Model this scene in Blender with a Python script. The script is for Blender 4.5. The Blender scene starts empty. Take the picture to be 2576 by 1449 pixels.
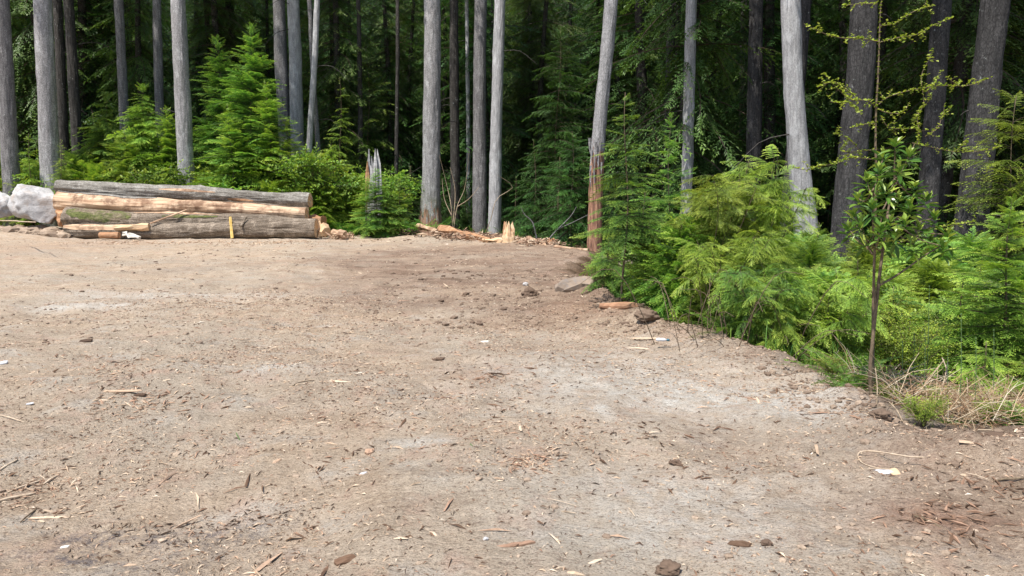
import bpy, math, random
import numpy as np
from mathutils import Vector, Matrix

# ------------------------------------------------------------------ camera, sky, sun, exposure
sc = bpy.context.scene
COL = sc.collection
R = math.radians
CAM_H, TILT, FPX = 1.6, R(7.0), 1840.0
cd = bpy.data.cameras.new("camera"); cam = bpy.data.objects.new("camera", cd); COL.objects.link(cam)
cd.sensor_width = 36.0; cd.lens = 36.0 * FPX / 2576.0
cd.clip_start = 0.05; cd.clip_end = 2000
cam.location = (0, 0, CAM_H); cam.rotation_euler = (R(90) - TILT, 0, 0)
sc.camera = cam
SUN_EL, SUN_AZ = R(64), R(218)          # azimuth clockwise from +Y (the view direction)
w = bpy.data.worlds.new("World"); sc.world = w; w.use_nodes = True
nt = w.node_tree; bg = nt.nodes["Background"]
sky = nt.nodes.new("ShaderNodeTexSky"); sky.sky_type = 'NISHITA'; sky.sun_disc = False
sky.sun_elevation = SUN_EL; sky.sun_rotation = SUN_AZ
nt.links.new(sky.outputs[0], bg.inputs[0]); bg.inputs[1].default_value = 0.13
ld = bpy.data.lights.new("sun", 'SUN'); sun = bpy.data.objects.new("sun", ld); COL.objects.link(sun)
ld.energy = 4.6; ld.angle = R(0.6); ld.color = (1.0, 0.955, 0.89)
sd = Vector((math.sin(SUN_AZ) * math.cos(SUN_EL), math.cos(SUN_AZ) * math.cos(SUN_EL), math.sin(SUN_EL)))
sun.rotation_euler = sd.to_track_quat('Z', 'Y').to_euler(); sun.location = (0, -10, 40)
sc.view_settings.view_transform = 'Standard'; sc.view_settings.look = 'None'
sc.view_settings.exposure = 0.6; sc.view_settings.gamma = 1
sc.render.engine = 'CYCLES'
sc.cycles.max_bounces = 5; sc.cycles.diffuse_bounces = 3; sc.cycles.transmission_bounces = 3; sc.cycles.glossy_bounces = 2
sc.cycles.caustics_reflective = False; sc.cycles.caustics_refractive = False

rng = np.random.default_rng(7)
U = lambda a, b: float(rng.uniform(a, b))

# ------------------------------------------------------------------ placement maths
def ray(px, py):
    dx = (px - 1288) / FPX; dy = -(py - 724.5) / FPX
    c, s = math.cos(TILT), math.sin(TILT)
    return dx, c + dy * s, -s + dy * c
def at(px, py, Y):                      # point on the ray at distance Y
    a, b, c = ray(px, py); k = Y / b
    return np.array([a * k, Y, CAM_H + c * k])
def gp(px, py, z=0.0):                  # point where the ray meets height z
    a, b, c = ray(px, py); k = (z - CAM_H) / c
    return np.array([a * k, b * k, z])

# ------------------------------------------------------------------ noise
def _h(i, j, k, s):
    n = (i * 374761393 + j * 668265263 + k * 2147483647 + s * 1274126177) & 0xFFFFFFFF
    n = ((n ^ (n >> 13)) * 1274126177) & 0xFFFFFFFF
    n = n ^ (n >> 16)
    return (n & 0xFFFFFF) / float(0xFFFFFF)
def vn(x, y, z=None, s=0):
    x = np.asarray(x, float); y = np.asarray(y, float)
    z = np.zeros_like(x) if z is None else np.asarray(z, float)
    i = np.floor(x).astype(np.int64); j = np.floor(y).astype(np.int64); k = np.floor(z).astype(np.int64)
    u, v, t = x - i, y - j, z - k
    u = u * u * (3 - 2 * u); v = v * v * (3 - 2 * v); t = t * t * (3 - 2 * t)
    def L(kk):
        a = _h(i, j, kk, s); b = _h(i + 1, j, kk, s); c = _h(i, j + 1, kk, s); d = _h(i + 1, j + 1, kk, s)
        return (a * (1 - u) + b * u) * (1 - v) + (c * (1 - u) + d * u) * v
    if np.all(t == 0): return L(k) * 2 - 1
    return (L(k) * (1 - t) + L(k + 1) * t) * 2 - 1
def fbm(x, y, z=None, o=4, s=0):
    r = 0; a = 1.0; f = 1.0
    for q in range(o):
        r = r + a * vn(x * f, y * f, None if z is None else z * f, s + q * 17); a *= .5; f *= 2.03
    return r
def sm(a, b, x):
    t = np.clip((x - a) / (b - a), 0, 1); return t * t * (3 - 2 * t)

# ------------------------------------------------------------------ mesh helpers
class Geo:
    def __init__(s): s.V = []; s.T = []; s.A = []; s.n = 0
    def add(s, V, T, a=0.5):
        V = np.asarray(V, float).reshape(-1, 3); T = np.asarray(T, np.int64).reshape(-1, 3)
        s.V.append(V); s.T.append(T + s.n)
        s.A.append(np.full(len(V), a) if np.isscalar(a) else np.asarray(a, float)); s.n += len(V)
    def arrays(s): return np.vstack(s.V), np.vstack(s.T), np.concatenate(s.A)
    def build(s, name, mat, parent=None, smooth=False, origin=None):
        V, T, A = s.arrays()
        return mesh_obj(name, V, T, mat, parent, smooth, {'tint': A}, origin)
def mesh_obj(name, V, T, mat, parent=None, smooth=False, attrs=None, origin=None):
    V = np.asarray(V, np.float32)
    o0 = None
    if origin is not None: V = V - np.asarray(origin, np.float32)
    me = bpy.data.meshes.new(name); n = len(T); k = T.shape[1]
    me.vertices.add(len(V)); me.vertices.foreach_set("co", V.astype(np.float32).ravel())
    me.loops.add(n * k); me.polygons.add(n)
    me.loops.foreach_set("vertex_index", T.astype(np.int32).ravel())
    me.polygons.foreach_set("loop_start", np.arange(0, n * k, k, dtype=np.int32))
    me.polygons.foreach_set("use_smooth", np.full(n, smooth))
    for a, d in (attrs or {}).items():
        at_ = me.attributes.new(a, 'FLOAT', 'POINT'); at_.data.foreach_set("value", d.astype(np.float32))
    me.update(); me.validate()
    me.materials.append(mat)
    o = bpy.data.objects.new(name, me); COL.objects.link(o)
    if parent is not None: o.parent = parent
    elif origin is not None: o.location = tuple(float(q) for q in origin)
    return o
def tag(o, label=None, cat=None, group=None, kind=None):
    if label: o['label'] = label
    if cat: o['category'] = cat
    if group: o['group'] = group
    if kind: o['kind'] = kind
    return o
def thing(name, loc, label, cat, group=None, rz=0.0, s=1.0):
    o = bpy.data.objects.new(name, None); COL.objects.link(o); o.empty_display_size = .1
    o.location = tuple(float(q) for q in loc); o.rotation_euler = (0, 0, rz); o.scale = (s, s, s)
    return tag(o, label, cat, group)
def copy_thing(root, loc, rz=0.0, s=1.0, label=None, group=None):
    r = root.copy(); COL.objects.link(r)
    r.location = tuple(float(q) for q in loc); r.rotation_euler = (0, 0, rz)
    r.scale = (s, s, s) if np.isscalar(s) else s
    if label: r['label'] = label
    if group: r['group'] = group
    for ch in list(root.children):
        c = ch.copy(); COL.objects.link(c); c.parent = r
    return r

def frames(P):
    P = np.asarray(P, float); d = np.gradient(P, axis=0); d /= np.linalg.norm(d, axis=1)[:, None] + 1e-9
    ref = np.array([0, 0, 1.0]) if abs(d[:, 2]).mean() < .8 else np.array([0, 1.0, 0])
    a = np.cross(d, ref); a /= np.linalg.norm(a, axis=1)[:, None] + 1e-9
    b = np.cross(a, d); return a, b
def tube(P, r, n=6, cap=True, disp=None):
    P = np.asarray(P, float); m = len(P); r = np.broadcast_to(np.asarray(r, float), (m,))
    a, b = frames(P); th = np.linspace(0, 2 * np.pi, n, endpoint=False)
    rr = r[:, None] * np.ones(n)[None]
    if disp is not None: rr = rr + disp(th[None, :] * np.ones((m, 1)), np.arange(m)[:, None] * np.ones((1, n)))
    V = P[:, None, :] + rr[..., None] * (np.cos(th)[None, :, None] * a[:, None, :] + np.sin(th)[None, :, None] * b[:, None, :])
    V = V.reshape(-1, 3); T = []
    i = np.arange(m - 1)[:, None] * n; j = np.arange(n)[None]; j2 = (j + 1) % n
    A = (i + j).ravel(); B = (i + j2).ravel(); C = (i + n + j2).ravel(); D = (i + n + j).ravel()
    T = np.concatenate([np.stack([A, B, C], 1), np.stack([A, C, D], 1)])
    if cap:
        c0 = len(V); V = np.vstack([V, P[0], P[-1]]); jj = np.arange(n); k2 = (jj + 1) % n
        T = np.concatenate([T, np.stack([np.full(n, c0), k2, jj], 1), np.stack([np.full(n, c0 + 1), (m - 1) * n + jj, (m - 1) * n + k2], 1)])
    return V, T
def smooth_path(pts, n):
    pts = np.asarray(pts, float); m = len(pts); t = np.linspace(0, m - 1, n); out = []
    for q in t:
        i = min(int(q), m - 2); u = q - i
        p0 = pts[max(i - 1, 0)]; p1 = pts[i]; p2 = pts[i + 1]; p3 = pts[min(i + 2, m - 1)]
        out.append(.5 * ((2 * p1) + (-p0 + p2) * u + (2 * p0 - 5 * p1 + 4 * p2 - p3) * u * u + (-p0 + 3 * p1 - 3 * p2 + p3) * u ** 3))
    return np.array(out)
def place(geo, protos, Ms, Ps, tadd=None, rg=rng):
    """many transformed copies of small (V,T,A) pieces into one Geo"""
    Ms = np.asarray(Ms); Ps = np.asarray(Ps); N = len(Ms)
    if N == 0: return
    pick = rg.integers(0, len(protos), N)
    for k, (V, T, A) in enumerate(protos):
        ix = np.where(pick == k)[0]
        if len(ix) == 0: continue
        W = np.einsum('nij,vj->nvi', Ms[ix], V) + Ps[ix][:, None, :]
        TT = (T[None] + (np.arange(len(ix)) * len(V))[:, None, None]).reshape(-1, 3)
        AA = np.tile(A, (len(ix), 1))
        if tadd is not None: AA = np.where(AA < -.5, AA, np.clip(AA + tadd[ix][:, None], 0, 1))
        geo.add(W.reshape(-1, 3), TT, AA.ravel())
def rot(az, el, roll=0.0, s=1.0):
    """local +X points to azimuth az (from +X) and elevation el; arrays allowed"""
    az, el, roll, s = np.broadcast_arrays(np.asarray(az, float), el, roll, s)
    x = np.stack([np.cos(az) * np.cos(el), np.sin(az) * np.cos(el), np.sin(el)], -1)
    y = np.stack([-np.sin(az), np.cos(az), np.zeros_like(az)], -1); z = np.cross(x, y)
    cr, sr = np.cos(roll)[..., None], np.sin(roll)[..., None]
    y2 = y * cr + z * sr; z2 = z * cr - y * sr
    return np.stack([x, y2, z2], -1) * s[..., None, None]

# ------------------------------------------------------------------ materials
class NT:
    def __init__(s, name):
        s.m = bpy.data.materials.new(name); s.m.use_nodes = True; s.t = s.m.node_tree; s.n = s.t.nodes
        s.p = s.n["Principled BSDF"]; s.out = s.n["Material Output"]; s.co = s.n.new("ShaderNodeTexCoord")
    def link(s, a, b): s.t.links.new(a, b)
    def noise(s, scale, detail=4, rough=.6, vec=None, st=(1, 1, 1), dist=0.0):
        mp = s.n.new("ShaderNodeMapping"); mp.inputs["Scale"].default_value = st
        s.link(vec or s.co.outputs["Object"], mp.inputs[0])
        k = s.n.new("ShaderNodeTexNoise"); k.inputs["Scale"].default_value = scale; k.inputs["Detail"].default_value = detail
        k.inputs["Roughness"].default_value = rough; k.inputs["Distortion"].default_value = dist
        s.link(mp.outputs[0], k.inputs["Vector"]); return k.outputs["Fac"]
    def vor(s, scale, st=(1, 1, 1), feat='F1'):
        mp = s.n.new("ShaderNodeMapping"); mp.inputs["Scale"].default_value = st; s.link(s.co.outputs["Object"], mp.inputs[0])
        k = s.n.new("ShaderNodeTexVoronoi"); k.feature = feat; k.inputs["Scale"].default_value = scale; s.link(mp.outputs[0], k.inputs["Vector"])
        return k
    def ramp(s, f, stops):
        r = s.n.new("ShaderNodeValToRGB"); e = r.color_ramp.elements
        while len(e) < len(stops): e.new(.5)
        for q, (p, c) in zip(e, stops):
            q.position = p; q.color = (c, c, c, 1) if np.isscalar(c) else (*c, 1)
        s.link(f, r.inputs[0]); return r.outputs[0]
    def mix(s, f, a, b, mode='MIX'):
        k = s.n.new("ShaderNodeMix"); k.data_type = 'RGBA'; k.blend_type = mode
        for inp, v in ((k.inputs[0], f), (k.inputs[6], a), (k.inputs[7], b)):
            if hasattr(v, 'is_output') or isinstance(v, bpy.types.NodeSocket): s.link(v, inp)
            elif np.isscalar(v): inp.default_value = v
            else: inp.default_value = (*v, 1)
        return k.outputs[2]
    def math(s, op, a, b=0.0):
        k = s.n.new("ShaderNodeMath"); k.operation = op
        for inp, v in ((k.inputs[0], a), (k.inputs[1], b)):
            if isinstance(v, bpy.types.NodeSocket): s.link(v, inp)
            else: inp.default_value = v
        return k.outputs[0]
    def attr(s, name):
        k = s.n.new("ShaderNodeAttribute"); k.attribute_name = name; return k.outputs["Fac"]
    def bump(s, h, strength, dist, prev=None):
        b = s.n.new("ShaderNodeBump"); b.inputs["Strength"].default_value = strength; b.inputs["Distance"].default_value = dist
        s.link(h, b.inputs["Height"])
        if prev is not None: s.link(prev, b.inputs["Normal"])
        s.link(b.outputs[0], s.p.inputs["Normal"]); return b.outputs[0]
    def fin(s, col=None, rough=.85, spec=.3):
        if col is not None:
            if isinstance(col, bpy.types.NodeSocket): s.link(col, s.p.inputs["Base Color"])
            else: s.p.inputs["Base Color"].default_value = (*col, 1)
        s.p.inputs["Roughness"].default_value = rough; s.p.inputs["Specular IOR Level"].default_value = spec
        return s.m

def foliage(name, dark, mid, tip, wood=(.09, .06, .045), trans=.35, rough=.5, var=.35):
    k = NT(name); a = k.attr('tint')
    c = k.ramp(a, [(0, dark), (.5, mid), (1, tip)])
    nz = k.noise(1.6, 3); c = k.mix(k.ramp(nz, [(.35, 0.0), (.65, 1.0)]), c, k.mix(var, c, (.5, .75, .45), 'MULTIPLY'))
    oi = k.n.new("ShaderNodeObjectInfo")
    hs = k.n.new("ShaderNodeHueSaturation"); k.link(c, hs.inputs["Color"])
    k.link(k.math('ADD', k.math('MULTIPLY', oi.outputs["Random"], .024), .483), hs.inputs["Hue"])
    k.link(k.math('ADD', k.math('MULTIPLY', oi.outputs["Random"], .4), .8), hs.inputs["Value"]); c = hs.outputs[0]
    c = k.mix(k.math('LESS_THAN', a, -.5), c, wood)
    m = k.fin(c, rough, .35)
    tr = k.n.new("ShaderNodeBsdfTranslucent"); k.link(k.mix(1.0, c, (1.0, 1.0, .55), 'MULTIPLY'), tr.inputs[0])
    mx = k.n.new("ShaderNodeMixShader"); mx.inputs[0].default_value = trans
    k.link(k.p.outputs[0], mx.inputs[1]); k.link(tr.outputs[0], mx.inputs[2]); k.link(mx.outputs[0], k.out.inputs[0])
    return m
def bark(name, lo, hi, lichen=.15, ridge=9, bump=.02, red=None, moss=0.0, axis='Z', crack=.6):
    k = NT(name); st = (1, 1, .14) if axis == 'Z' else (.14, 1, 1)
    st2 = (1, 1, .45) if axis == 'Z' else (.45, 1, 1)
    n1 = k.noise(ridge, 6, .65, st=st, dist=.4); n2 = k.noise(ridge * 3.2, 4, .7, st=st2); n3 = k.noise(.55, 3)
    base = k.ramp(n1, [(.33, lo), (.5, tuple((a + b) / 2 for a, b in zip(lo, hi))), (.68, hi)])
    base = k.mix(k.ramp(n3, [(.35, .0), (.7, .45)]), base, tuple(x * .72 for x in lo))
    base = k.mix(k.ramp(n2, [(.42, .4), (.56, 0.0)]), base, tuple(x * .35 for x in lo))
    bl = k.noise(2.6, 5, .7, st=(1, 1, .6)); base = k.mix(k.ramp(bl, [(.52, 0.0), (.64, .35)]), base, tuple(min(.7, x * 1.35) for x in hi)); sp = k.noise(7.5, 5, .75); base = k.mix(k.math('MULTIPLY', k.ramp(sp, [(.62, 0.0), (.69, 1.0)]), lichen * 4), base, (.5, .52, .5))
    vr = k.vor(ridge * 1.7, st=st2, feat='DISTANCE_TO_EDGE'); base = k.mix(k.ramp(vr.outputs['Distance'], [(.0, crack), (.13, 0.0)]), base, tuple(x * .3 for x in lo))
    if moss:
        z = k.n.new("ShaderNodeSeparateXYZ"); k.link(k.co.outputs["Object"], z.inputs[0])
        mm = k.math('MULTIPLY', k.ramp(k.math('DIVIDE', z.outputs[2], 2.6), [(0.0, 1.0), (1.0, 0.0)]), k.ramp(k.noise(2.2, 4), [(.4, 0.0), (.62, moss)]))
        base = k.mix(mm, base, (.09, .11, .035))
    if red:                              # bare reddish wood below the torn bark
        z = k.n.new("ShaderNodeSeparateXYZ"); k.link(k.co.outputs["Object"], z.inputs[0])
        h = k.math('ADD', z.outputs[2], k.math('MULTIPLY', k.noise(4.0, 6, .75, st=(2.0, 2.0, .3)), 5.0))
        f = k.ramp(k.math('DIVIDE', h, 10.0), [((red[0]) / 10, 1.0), ((red[0] + .12) / 10, 0.0)])
        base = k.mix(k.math('MULTIPLY', f, red[1]), base, k.ramp(n1, [(.35, (.09, .038, .02)), (.5, (.27, .12, .065)), (.65, (.46, .25, .14))]))
    h = k.math('ADD', n1, k.math('MULTIPLY', n2, .5)); k.bump(h, 1.0, bump)
    return k.fin(base, .9, .15)

M = {}
M['pale_bark'] = bark('pale_bark', (.25, .24, .238), (.54, .52, .515), .14, 12, .025, moss=.5)
M['grey_bark'] = bark('grey_bark', (.145, .137, .135), (.35, .335, .33), .2, 12, .03)
M['dark_bark'] = bark('dark_bark', (.040, .038, .037), (.115, .108, .106), .12, 11, .04)
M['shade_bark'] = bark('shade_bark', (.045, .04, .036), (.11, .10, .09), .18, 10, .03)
M['bare_wood'] = bark('bare_wood', (.27, .265, .265), (.60, .59, .585), .03, 14, .015, crack=.2)
M['torn_bark'] = bark('torn_bark', (.25, .245, .245), (.50, .49, .49), .04, 13, .018, red=(5.7, .85))
M['root_bark'] = bark('root_bark', (.24, .23, .228), (.54, .52, .51), .1, 12, .03, red=(3.3, .7), moss=.9)
M['log_bark'] = bark('log_bark', (.14, .105, .075), (.50, .41, .32), .05, 16, .05, axis='X')
M['log_lichen'] = bark('log_lichen', (.17, .15, .125), (.50, .47, .42), .3, 16, .04, axis='X')
def fol(*a, **k): return foliage(*a, **k)
M['hemlock'] = fol('hemlock', (.05, .135, .032), (.155, .32, .06), (.42, .58, .10))
M['hemlock_yellow'] = fol('hemlock_yellow', (.09, .18, .03), (.24, .40, .06), (.52, .62, .10))
M['cedar'] = fol('cedar', (.09, .16, .03), (.25, .37, .06), (.52, .62, .11))
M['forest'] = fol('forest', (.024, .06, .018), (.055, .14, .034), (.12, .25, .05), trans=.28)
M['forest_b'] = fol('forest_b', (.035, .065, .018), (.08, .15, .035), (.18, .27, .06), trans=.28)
M['leafy'] = fol('leafy', (.06, .14, .03), (.16, .32, .05), (.38, .54, .09), trans=.4)
M['leafy_yellow'] = fol('leafy_yellow', (.11, .18, .03), (.28, .40, .05), (.54, .60, .09), trans=.4)
M['fern'] = fol('fern', (.06, .15, .03), (.15, .31, .05), (.34, .48, .08), trans=.4)
M['glossy'] = fol('glossy', (.04, .11, .02), (.115, .25, .045), (.48, .58, .11), trans=.3, rough=.25)
M['berry'] = fol('berry', (.12, .2, .03), (.30, .40, .05), (.55, .6, .12), wood=(.16, .13, .07), trans=.4, var=.1)
def straw_mat():
    k = NT('straw'); a = k.attr('tint')
    c = k.ramp(a, [(0, (.10, .06, .035)), (.35, (.26, .15, .085)), (.7, (.42, .31, .19)), (1, (.5, .43, .32))])
    return k.fin(c, .8, .2)
M['straw'] = straw_mat()
def chip_mat():
    k = NT('wood_chip'); a = k.attr('tint')
    c = k.ramp(a, [(0, (.055, .036, .025)), (.22, (.16, .095, .06)), (.45, (.40, .25, .17)), (.7, (.52, .39, .27)), (.9, (.66, .53, .39)), (1, (.74, .67, .56))])
    c = k.mix(k.ramp(k.noise(60, 3, st=(1, 1, 1)), [(.3, .35), (.6, 0.0)]), c, (.14, .09, .06))
    return k.fin(c, .85, .15)
M['chip'] = chip_mat()
def stem_mat(n, c1, c2, sc_=8):
    k = NT(n); f = k.noise(sc_, 5, .7, st=(1, 1, .5)); k.bump(f, .6, .01)
    return k.fin(k.ramp(f, [(.35, c1), (.65, c2)]), .85, .2)
M['stem'] = stem_mat('stem', (.09, .065, .04), (.22, .165, .11), 30)
M['stem_pale'] = stem_mat('stem_pale', (.24, .18, .12), (.48, .38, .27), 20)
M['stick_wood'] = stem_mat('stick_wood', (.34, .25, .17), (.62, .50, .37), 20)
M['brown_stem'] = stem_mat('brown_stem', (.08, .055, .035), (.2, .15, .1), 20)
M['green_stem'] = stem_mat('green_stem', (.07, .12, .045), (.13, .2, .075), 30)
def cut_wood(n, lo, mid, hi, sx=.12, mud=.5):
    k = NT(n); f = k.noise(9, 6, .65, st=(sx, 1, 1), dist=.3); g = k.noise(1.7, 5, .72)
    c = k.ramp(f, [(.3, lo), (.5, mid), (.7, hi)])
    c = k.mix(k.ramp(g, [(.45, 0.0), (.6, mud)]), c, (.16, .085, .05)); k.bump(f, .8, .012)
    return k.fin(c, .8, .2)
M['peeled'] = cut_wood('peeled', (.34, .2, .12), (.55, .38, .25), (.70, .54, .38), mud=.8)
M['fresh'] = cut_wood('fresh', (.50, .30, .17), (.66, .46, .28), (.75, .60, .40), mud=.15)
M['orange_wood'] = cut_wood('orange_wood', (.26, .12, .06), (.44, .24, .13), (.58, .39, .23), mud=.5)
M['torn_orange'] = cut_wood('torn_orange', (.20, .10, .055), (.36, .20, .12), (.50, .33, .2), mud=.7)
M['yellow_wood'] = cut_wood('yellow_wood', (.60, .38, .10), (.72, .50, .16), (.78, .62, .30), mud=.05)
M['white_wood'] = cut_wood('white_wood', (.55, .50, .42), (.72, .68, .60), (.8, .78, .72), mud=.05)
M['grey_wood'] = cut_wood('grey_wood', (.24, .23, .23), (.42, .41, .41), (.58, .57, .56), mud=.1)
def rock_mat(n, lo, hi, bumpd=.03, mud=.3):
    k = NT(n); f = k.noise(1.6, 8, .68, dist=.5); g = k.noise(9, 6, .7); v = k.noise(2.2, 8, .6, st=(1, .4, 2.4), dist=1.6)
    c = k.ramp(f, [(.3, lo), (.55, tuple((a + b) / 2 for a, b in zip(lo, hi))), (.75, hi)])
    c = k.mix(k.ramp(v, [(.47, 0.0), (.5, .55), (.53, 0.0)]), c, (.17, .165, .17))
    c = k.mix(k.ramp(g, [(.56, 0.0), (.7, .5)]), c, tuple(x * .6 for x in lo))
    z = k.n.new("ShaderNodeSeparateXYZ"); k.link(k.co.outputs["Object"], z.inputs[0])
    c = k.mix(k.math('MULTIPLY', k.ramp(k.noise(2.5, 5), [(.5, 0.0), (.7, 1.0)]), mud), c, (.34, .25, .18))
    k.bump(k.math('ADD', f, k.math('MULTIPLY', g, .4)), .9, bumpd); return k.fin(c, .85, .25)
M['rock'] = rock_mat('rock', (.34, .33, .325), (.68, .665, .65), .05, .55)
M['rock_brown'] = rock_mat('rock_brown', (.17, .13, .10), (.34, .27, .21), .02, .6)
def clod_mat():
    k = NT('clod'); a = k.attr('tint'); f = k.noise(40, 5, .7)
    c = k.mix(a, (.14, .095, .068), (.47, .365, .27)); c = k.mix(k.ramp(f, [(.35, .5), (.6, 0.0)]), c, (.08, .055, .04))
    k.bump(f, .8, .006); return k.fin(c, .95, .1)
M['clod'] = clod_mat()
def plain(n, c, rough=.5):
    k = NT(n); f = k.noise(25, 3); return k.fin(k.mix(k.ramp(f, [(.3, .25), (.7, 0.0)]), c, tuple(x * .6 for x in c)), rough, .4)
M['white_plastic'] = plain('white_plastic', (.6, .6, .62), .4)
M['teal_plastic'] = plain('teal_plastic', (.04, .13, .17), .35)
M['tan_tile'] = plain('tan_tile', (.62, .43, .26), .8)

# ------------------------------------------------------------------ the ground
EDGE_PX = [(1240, 603), (1380, 617), (1480, 634), (1425, 692), (1500, 745), (1600, 795), (1680, 834), (1800, 870),
           (1900, 893), (2050, 952), (2090, 1000), (2180, 1048), (2250, 1108), (2330, 1128), (2576, 1124), (3200, 1110)]
EDGE = np.array([(-70, 40), (-30, 33.5), (-18, 32.2), (-8, 32), (-6.4, 34.5), (-4, 36.5), (-2.5, 33)] + [tuple(gp(*q)[:2]) for q in EDGE_PX] + [(30, 3.5), (30, -30), (-70, -30)])
def edge_sd(x, y):
    """signed distance to the rim of the clearing, positive outside"""
    d = np.full(x.shape, 1e9); ins = np.zeros(x.shape, bool); n = len(EDGE)
    for i in range(n):
        a = EDGE[i]; b = EDGE[(i + 1) % n]; e = b - a
        t = np.clip(((x - a[0]) * e[0] + (y - a[1]) * e[1]) / (e @ e), 0, 1)
        d = np.minimum(d, np.hypot(x - a[0] - t * e[0], y - a[1] - t * e[1]))
        c = ((a[1] > y) != (b[1] > y)) & (x < (b[0] - a[0]) * (y - a[1]) / (b[1] - a[1] + 1e-12) + a[0]); ins ^= c
    return np.where(ins, -d, d)
def blob(x, y, px, py, rx, ry, z=0.0):
    c = gp(px, py, z); return np.exp(-(((x - c[0]) / rx) ** 2 + ((y - c[1]) / ry) ** 2))
def height(x, y, fine=True):
    x = np.asarray(x, float); y = np.asarray(y, float); s = edge_sd(x, y) + .18 * fbm(x * 1.6, y * 1.6, o=3, s=5)
    right = sm(-1, 3, x) * sm(60, 20, y)
    left = sm(-4, -8, x)
    z = .05 * fbm(x * .35, y * .35, o=3, s=1)
    z = z - right * sm(4.6, 7.5, y) * (.55 * sm(0, 1.6, s) + .25 * sm(1.5, 8, s))
    z = z - (1 - right) * (1 - left) * .35 * sm(.2, 4, s)
    z = z + left * .45 * sm(.5, 4, s)
    z = z + .36 * sm(-16.5, -19.5, x) * sm(24, 30, y)
    z = z + .07 * sm(-.55, -.1, s) * sm(.35, .02, s) * (1 + fbm(x * 3, y * 3, o=2, s=9)) * sm(24, 18, y)   # pushed-up rim
    z = z + sm(70, 160, y) * 45 + sm(1.5, 6, s) * .12 * fbm(x * .9, y * .9, o=3, s=3)
    if fine:
        near = sm(40, 8, y); rough = .55 + .45 * sm(-.1, .5, vn(x * .5, y * .5, s=22))
        z = z + .034 * fbm(x * 1.5, y * 1.5, o=2, s=31) + .02 * fbm(x * 2.6 + y * .8, y * .9 - x * .3, o=2, s=37) * near + near * rough * (.016 * fbm(x * 6, y * 6, o=3, s=41) + .009 * np.abs(fbm(x * 19, y * 23, o=2, s=43)))
    return z
def H(x, y): return float(height(np.array([x]), np.array([y]))[0])
def on(px, py, z0=0.0):                 # a spot on the clearing seen at this place of the photo
    p = gp(px, py, z0)
    for _ in range(3): p = gp(px, py, H(p[0], p[1]))
    return p
def axis_grid(segs):
    out = [segs[0][0]]
    for a, b, st0, st1 in segs:
        n = max(2, int(abs(b - a) / ((st0 + st1) / 2))); t = np.linspace(0, 1, n + 1)[1:]
        out += list(a + (b - a) * (t * (2 * st0 / (st0 + st1)) + t * t * (1 - 2 * st0 / (st0 + st1))))
    return np.array(out)
gx = axis_grid([(-400, -60, 20, 6), (-60, -22, 4, .35), (-22, -5, .3, .05), (-5, -2.6, .045, .018), (-2.6, 3.2, .018, .018), (3.2, 7, .02, .07), (7, 24, .08, .4), (24, 60, .5, 4), (60, 400, 6, 20)])
gy = axis_grid([(-60, 1.5, 8, .3), (1.5, 2.6, .1, .02), (2.6, 7, .016, .022), (7, 16, .022, .08), (16, 45, .08, .4), (45, 90, .6, 2.5), (90, 400, 3, 20)])
X, Y = np.meshgrid(gx, gy); Xf, Yf = X.ravel(), Y.ravel()
Z = height(Xf, Yf)
S = edge_sd(Xf, Yf) + .25 * fbm(Xf * 1.3, Yf * 1.3, o=3, s=5)
umber = np.clip(1.45 * blob(Xf, Yf, 1230, 680, 2.6, 5.5) + 1.5 * blob(Xf, Yf, 1330, 645, 4.0, 6.0) + .75 * blob(Xf, Yf, 1050, 650, 3.5, 4.0) + 1.0 * blob(Xf, Yf, 1440, 740, 1.2, 2.6)
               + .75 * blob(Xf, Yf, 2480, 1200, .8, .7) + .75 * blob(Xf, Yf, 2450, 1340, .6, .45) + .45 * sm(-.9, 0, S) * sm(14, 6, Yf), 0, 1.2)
umber = np.clip(umber * .85 + .3 * fbm(Xf * .8, Yf * .8, o=4, s=61) * (umber > .02) , 0, 1)  # mask for darker brown soil: patches, and a band towards the right rim
pale = np.clip(blob(Xf, Yf, 220, 770, .9, .35) * 1.3 + .8 * blob(Xf, Yf, 420, 740, 1.8, .5) + .75 * blob(Xf, Yf, 1600, 960, 1.5, 1.3) + .9 * blob(Xf, Yf, 1850, 1000, .75, .35) + .6 * blob(Xf, Yf, 1700, 1250, .9, .5)
               + .9 * blob(Xf, Yf, 1050, 1130, .25, .12) + .8 * blob(Xf, Yf, 690, 940, .35, .25) + .9 * blob(Xf, Yf, 1510, 1050, .1, .12) + .7 * blob(Xf, Yf, 2100, 1050, .45, .3) + .6 * blob(Xf, Yf, 600, 1300, .2, .2)
               + .55 * blob(Xf, Yf, 1750, 1380, .6, .35), 0, 1)
char = np.clip(1.0 * blob(Xf, Yf, 300, 1330, .45, .10) + .9 * blob(Xf, Yf, 600, 1325, .14, .10) + .7 * blob(Xf, Yf, 350, 1400, .5, .18) + .6 * blob(Xf, Yf, 120, 1380, .3, .15)
               + .5 * blob(Xf, Yf, 700, 1300, .1, .1) + .35 * blob(Xf, Yf, 2110, 1380, .25, .1) + .3 * blob(Xf, Yf, 2480, 1400, .3, .2), 0, 1)
red = np.clip(1.0 * blob(Xf, Yf, 2330, 1320, .33, .18) + .7 * blob(Xf, Yf, 1340, 1165, .17, .1) + .6 * blob(Xf, Yf, 1220, 950, .3, .25) + .45 * blob(Xf, Yf, 1480, 780, .9, .8) + .4 * blob(Xf, Yf, 150, 620, 3, 5), 0, 1)
woods = sm(-.15, .35, S) * (.25 + .75 * sm(5.2, 7.5, Yf)); umber = np.clip(umber + .8 * sm(-.2, .4, S) * sm(8, 5.5, Yf), 0, 1)
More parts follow.
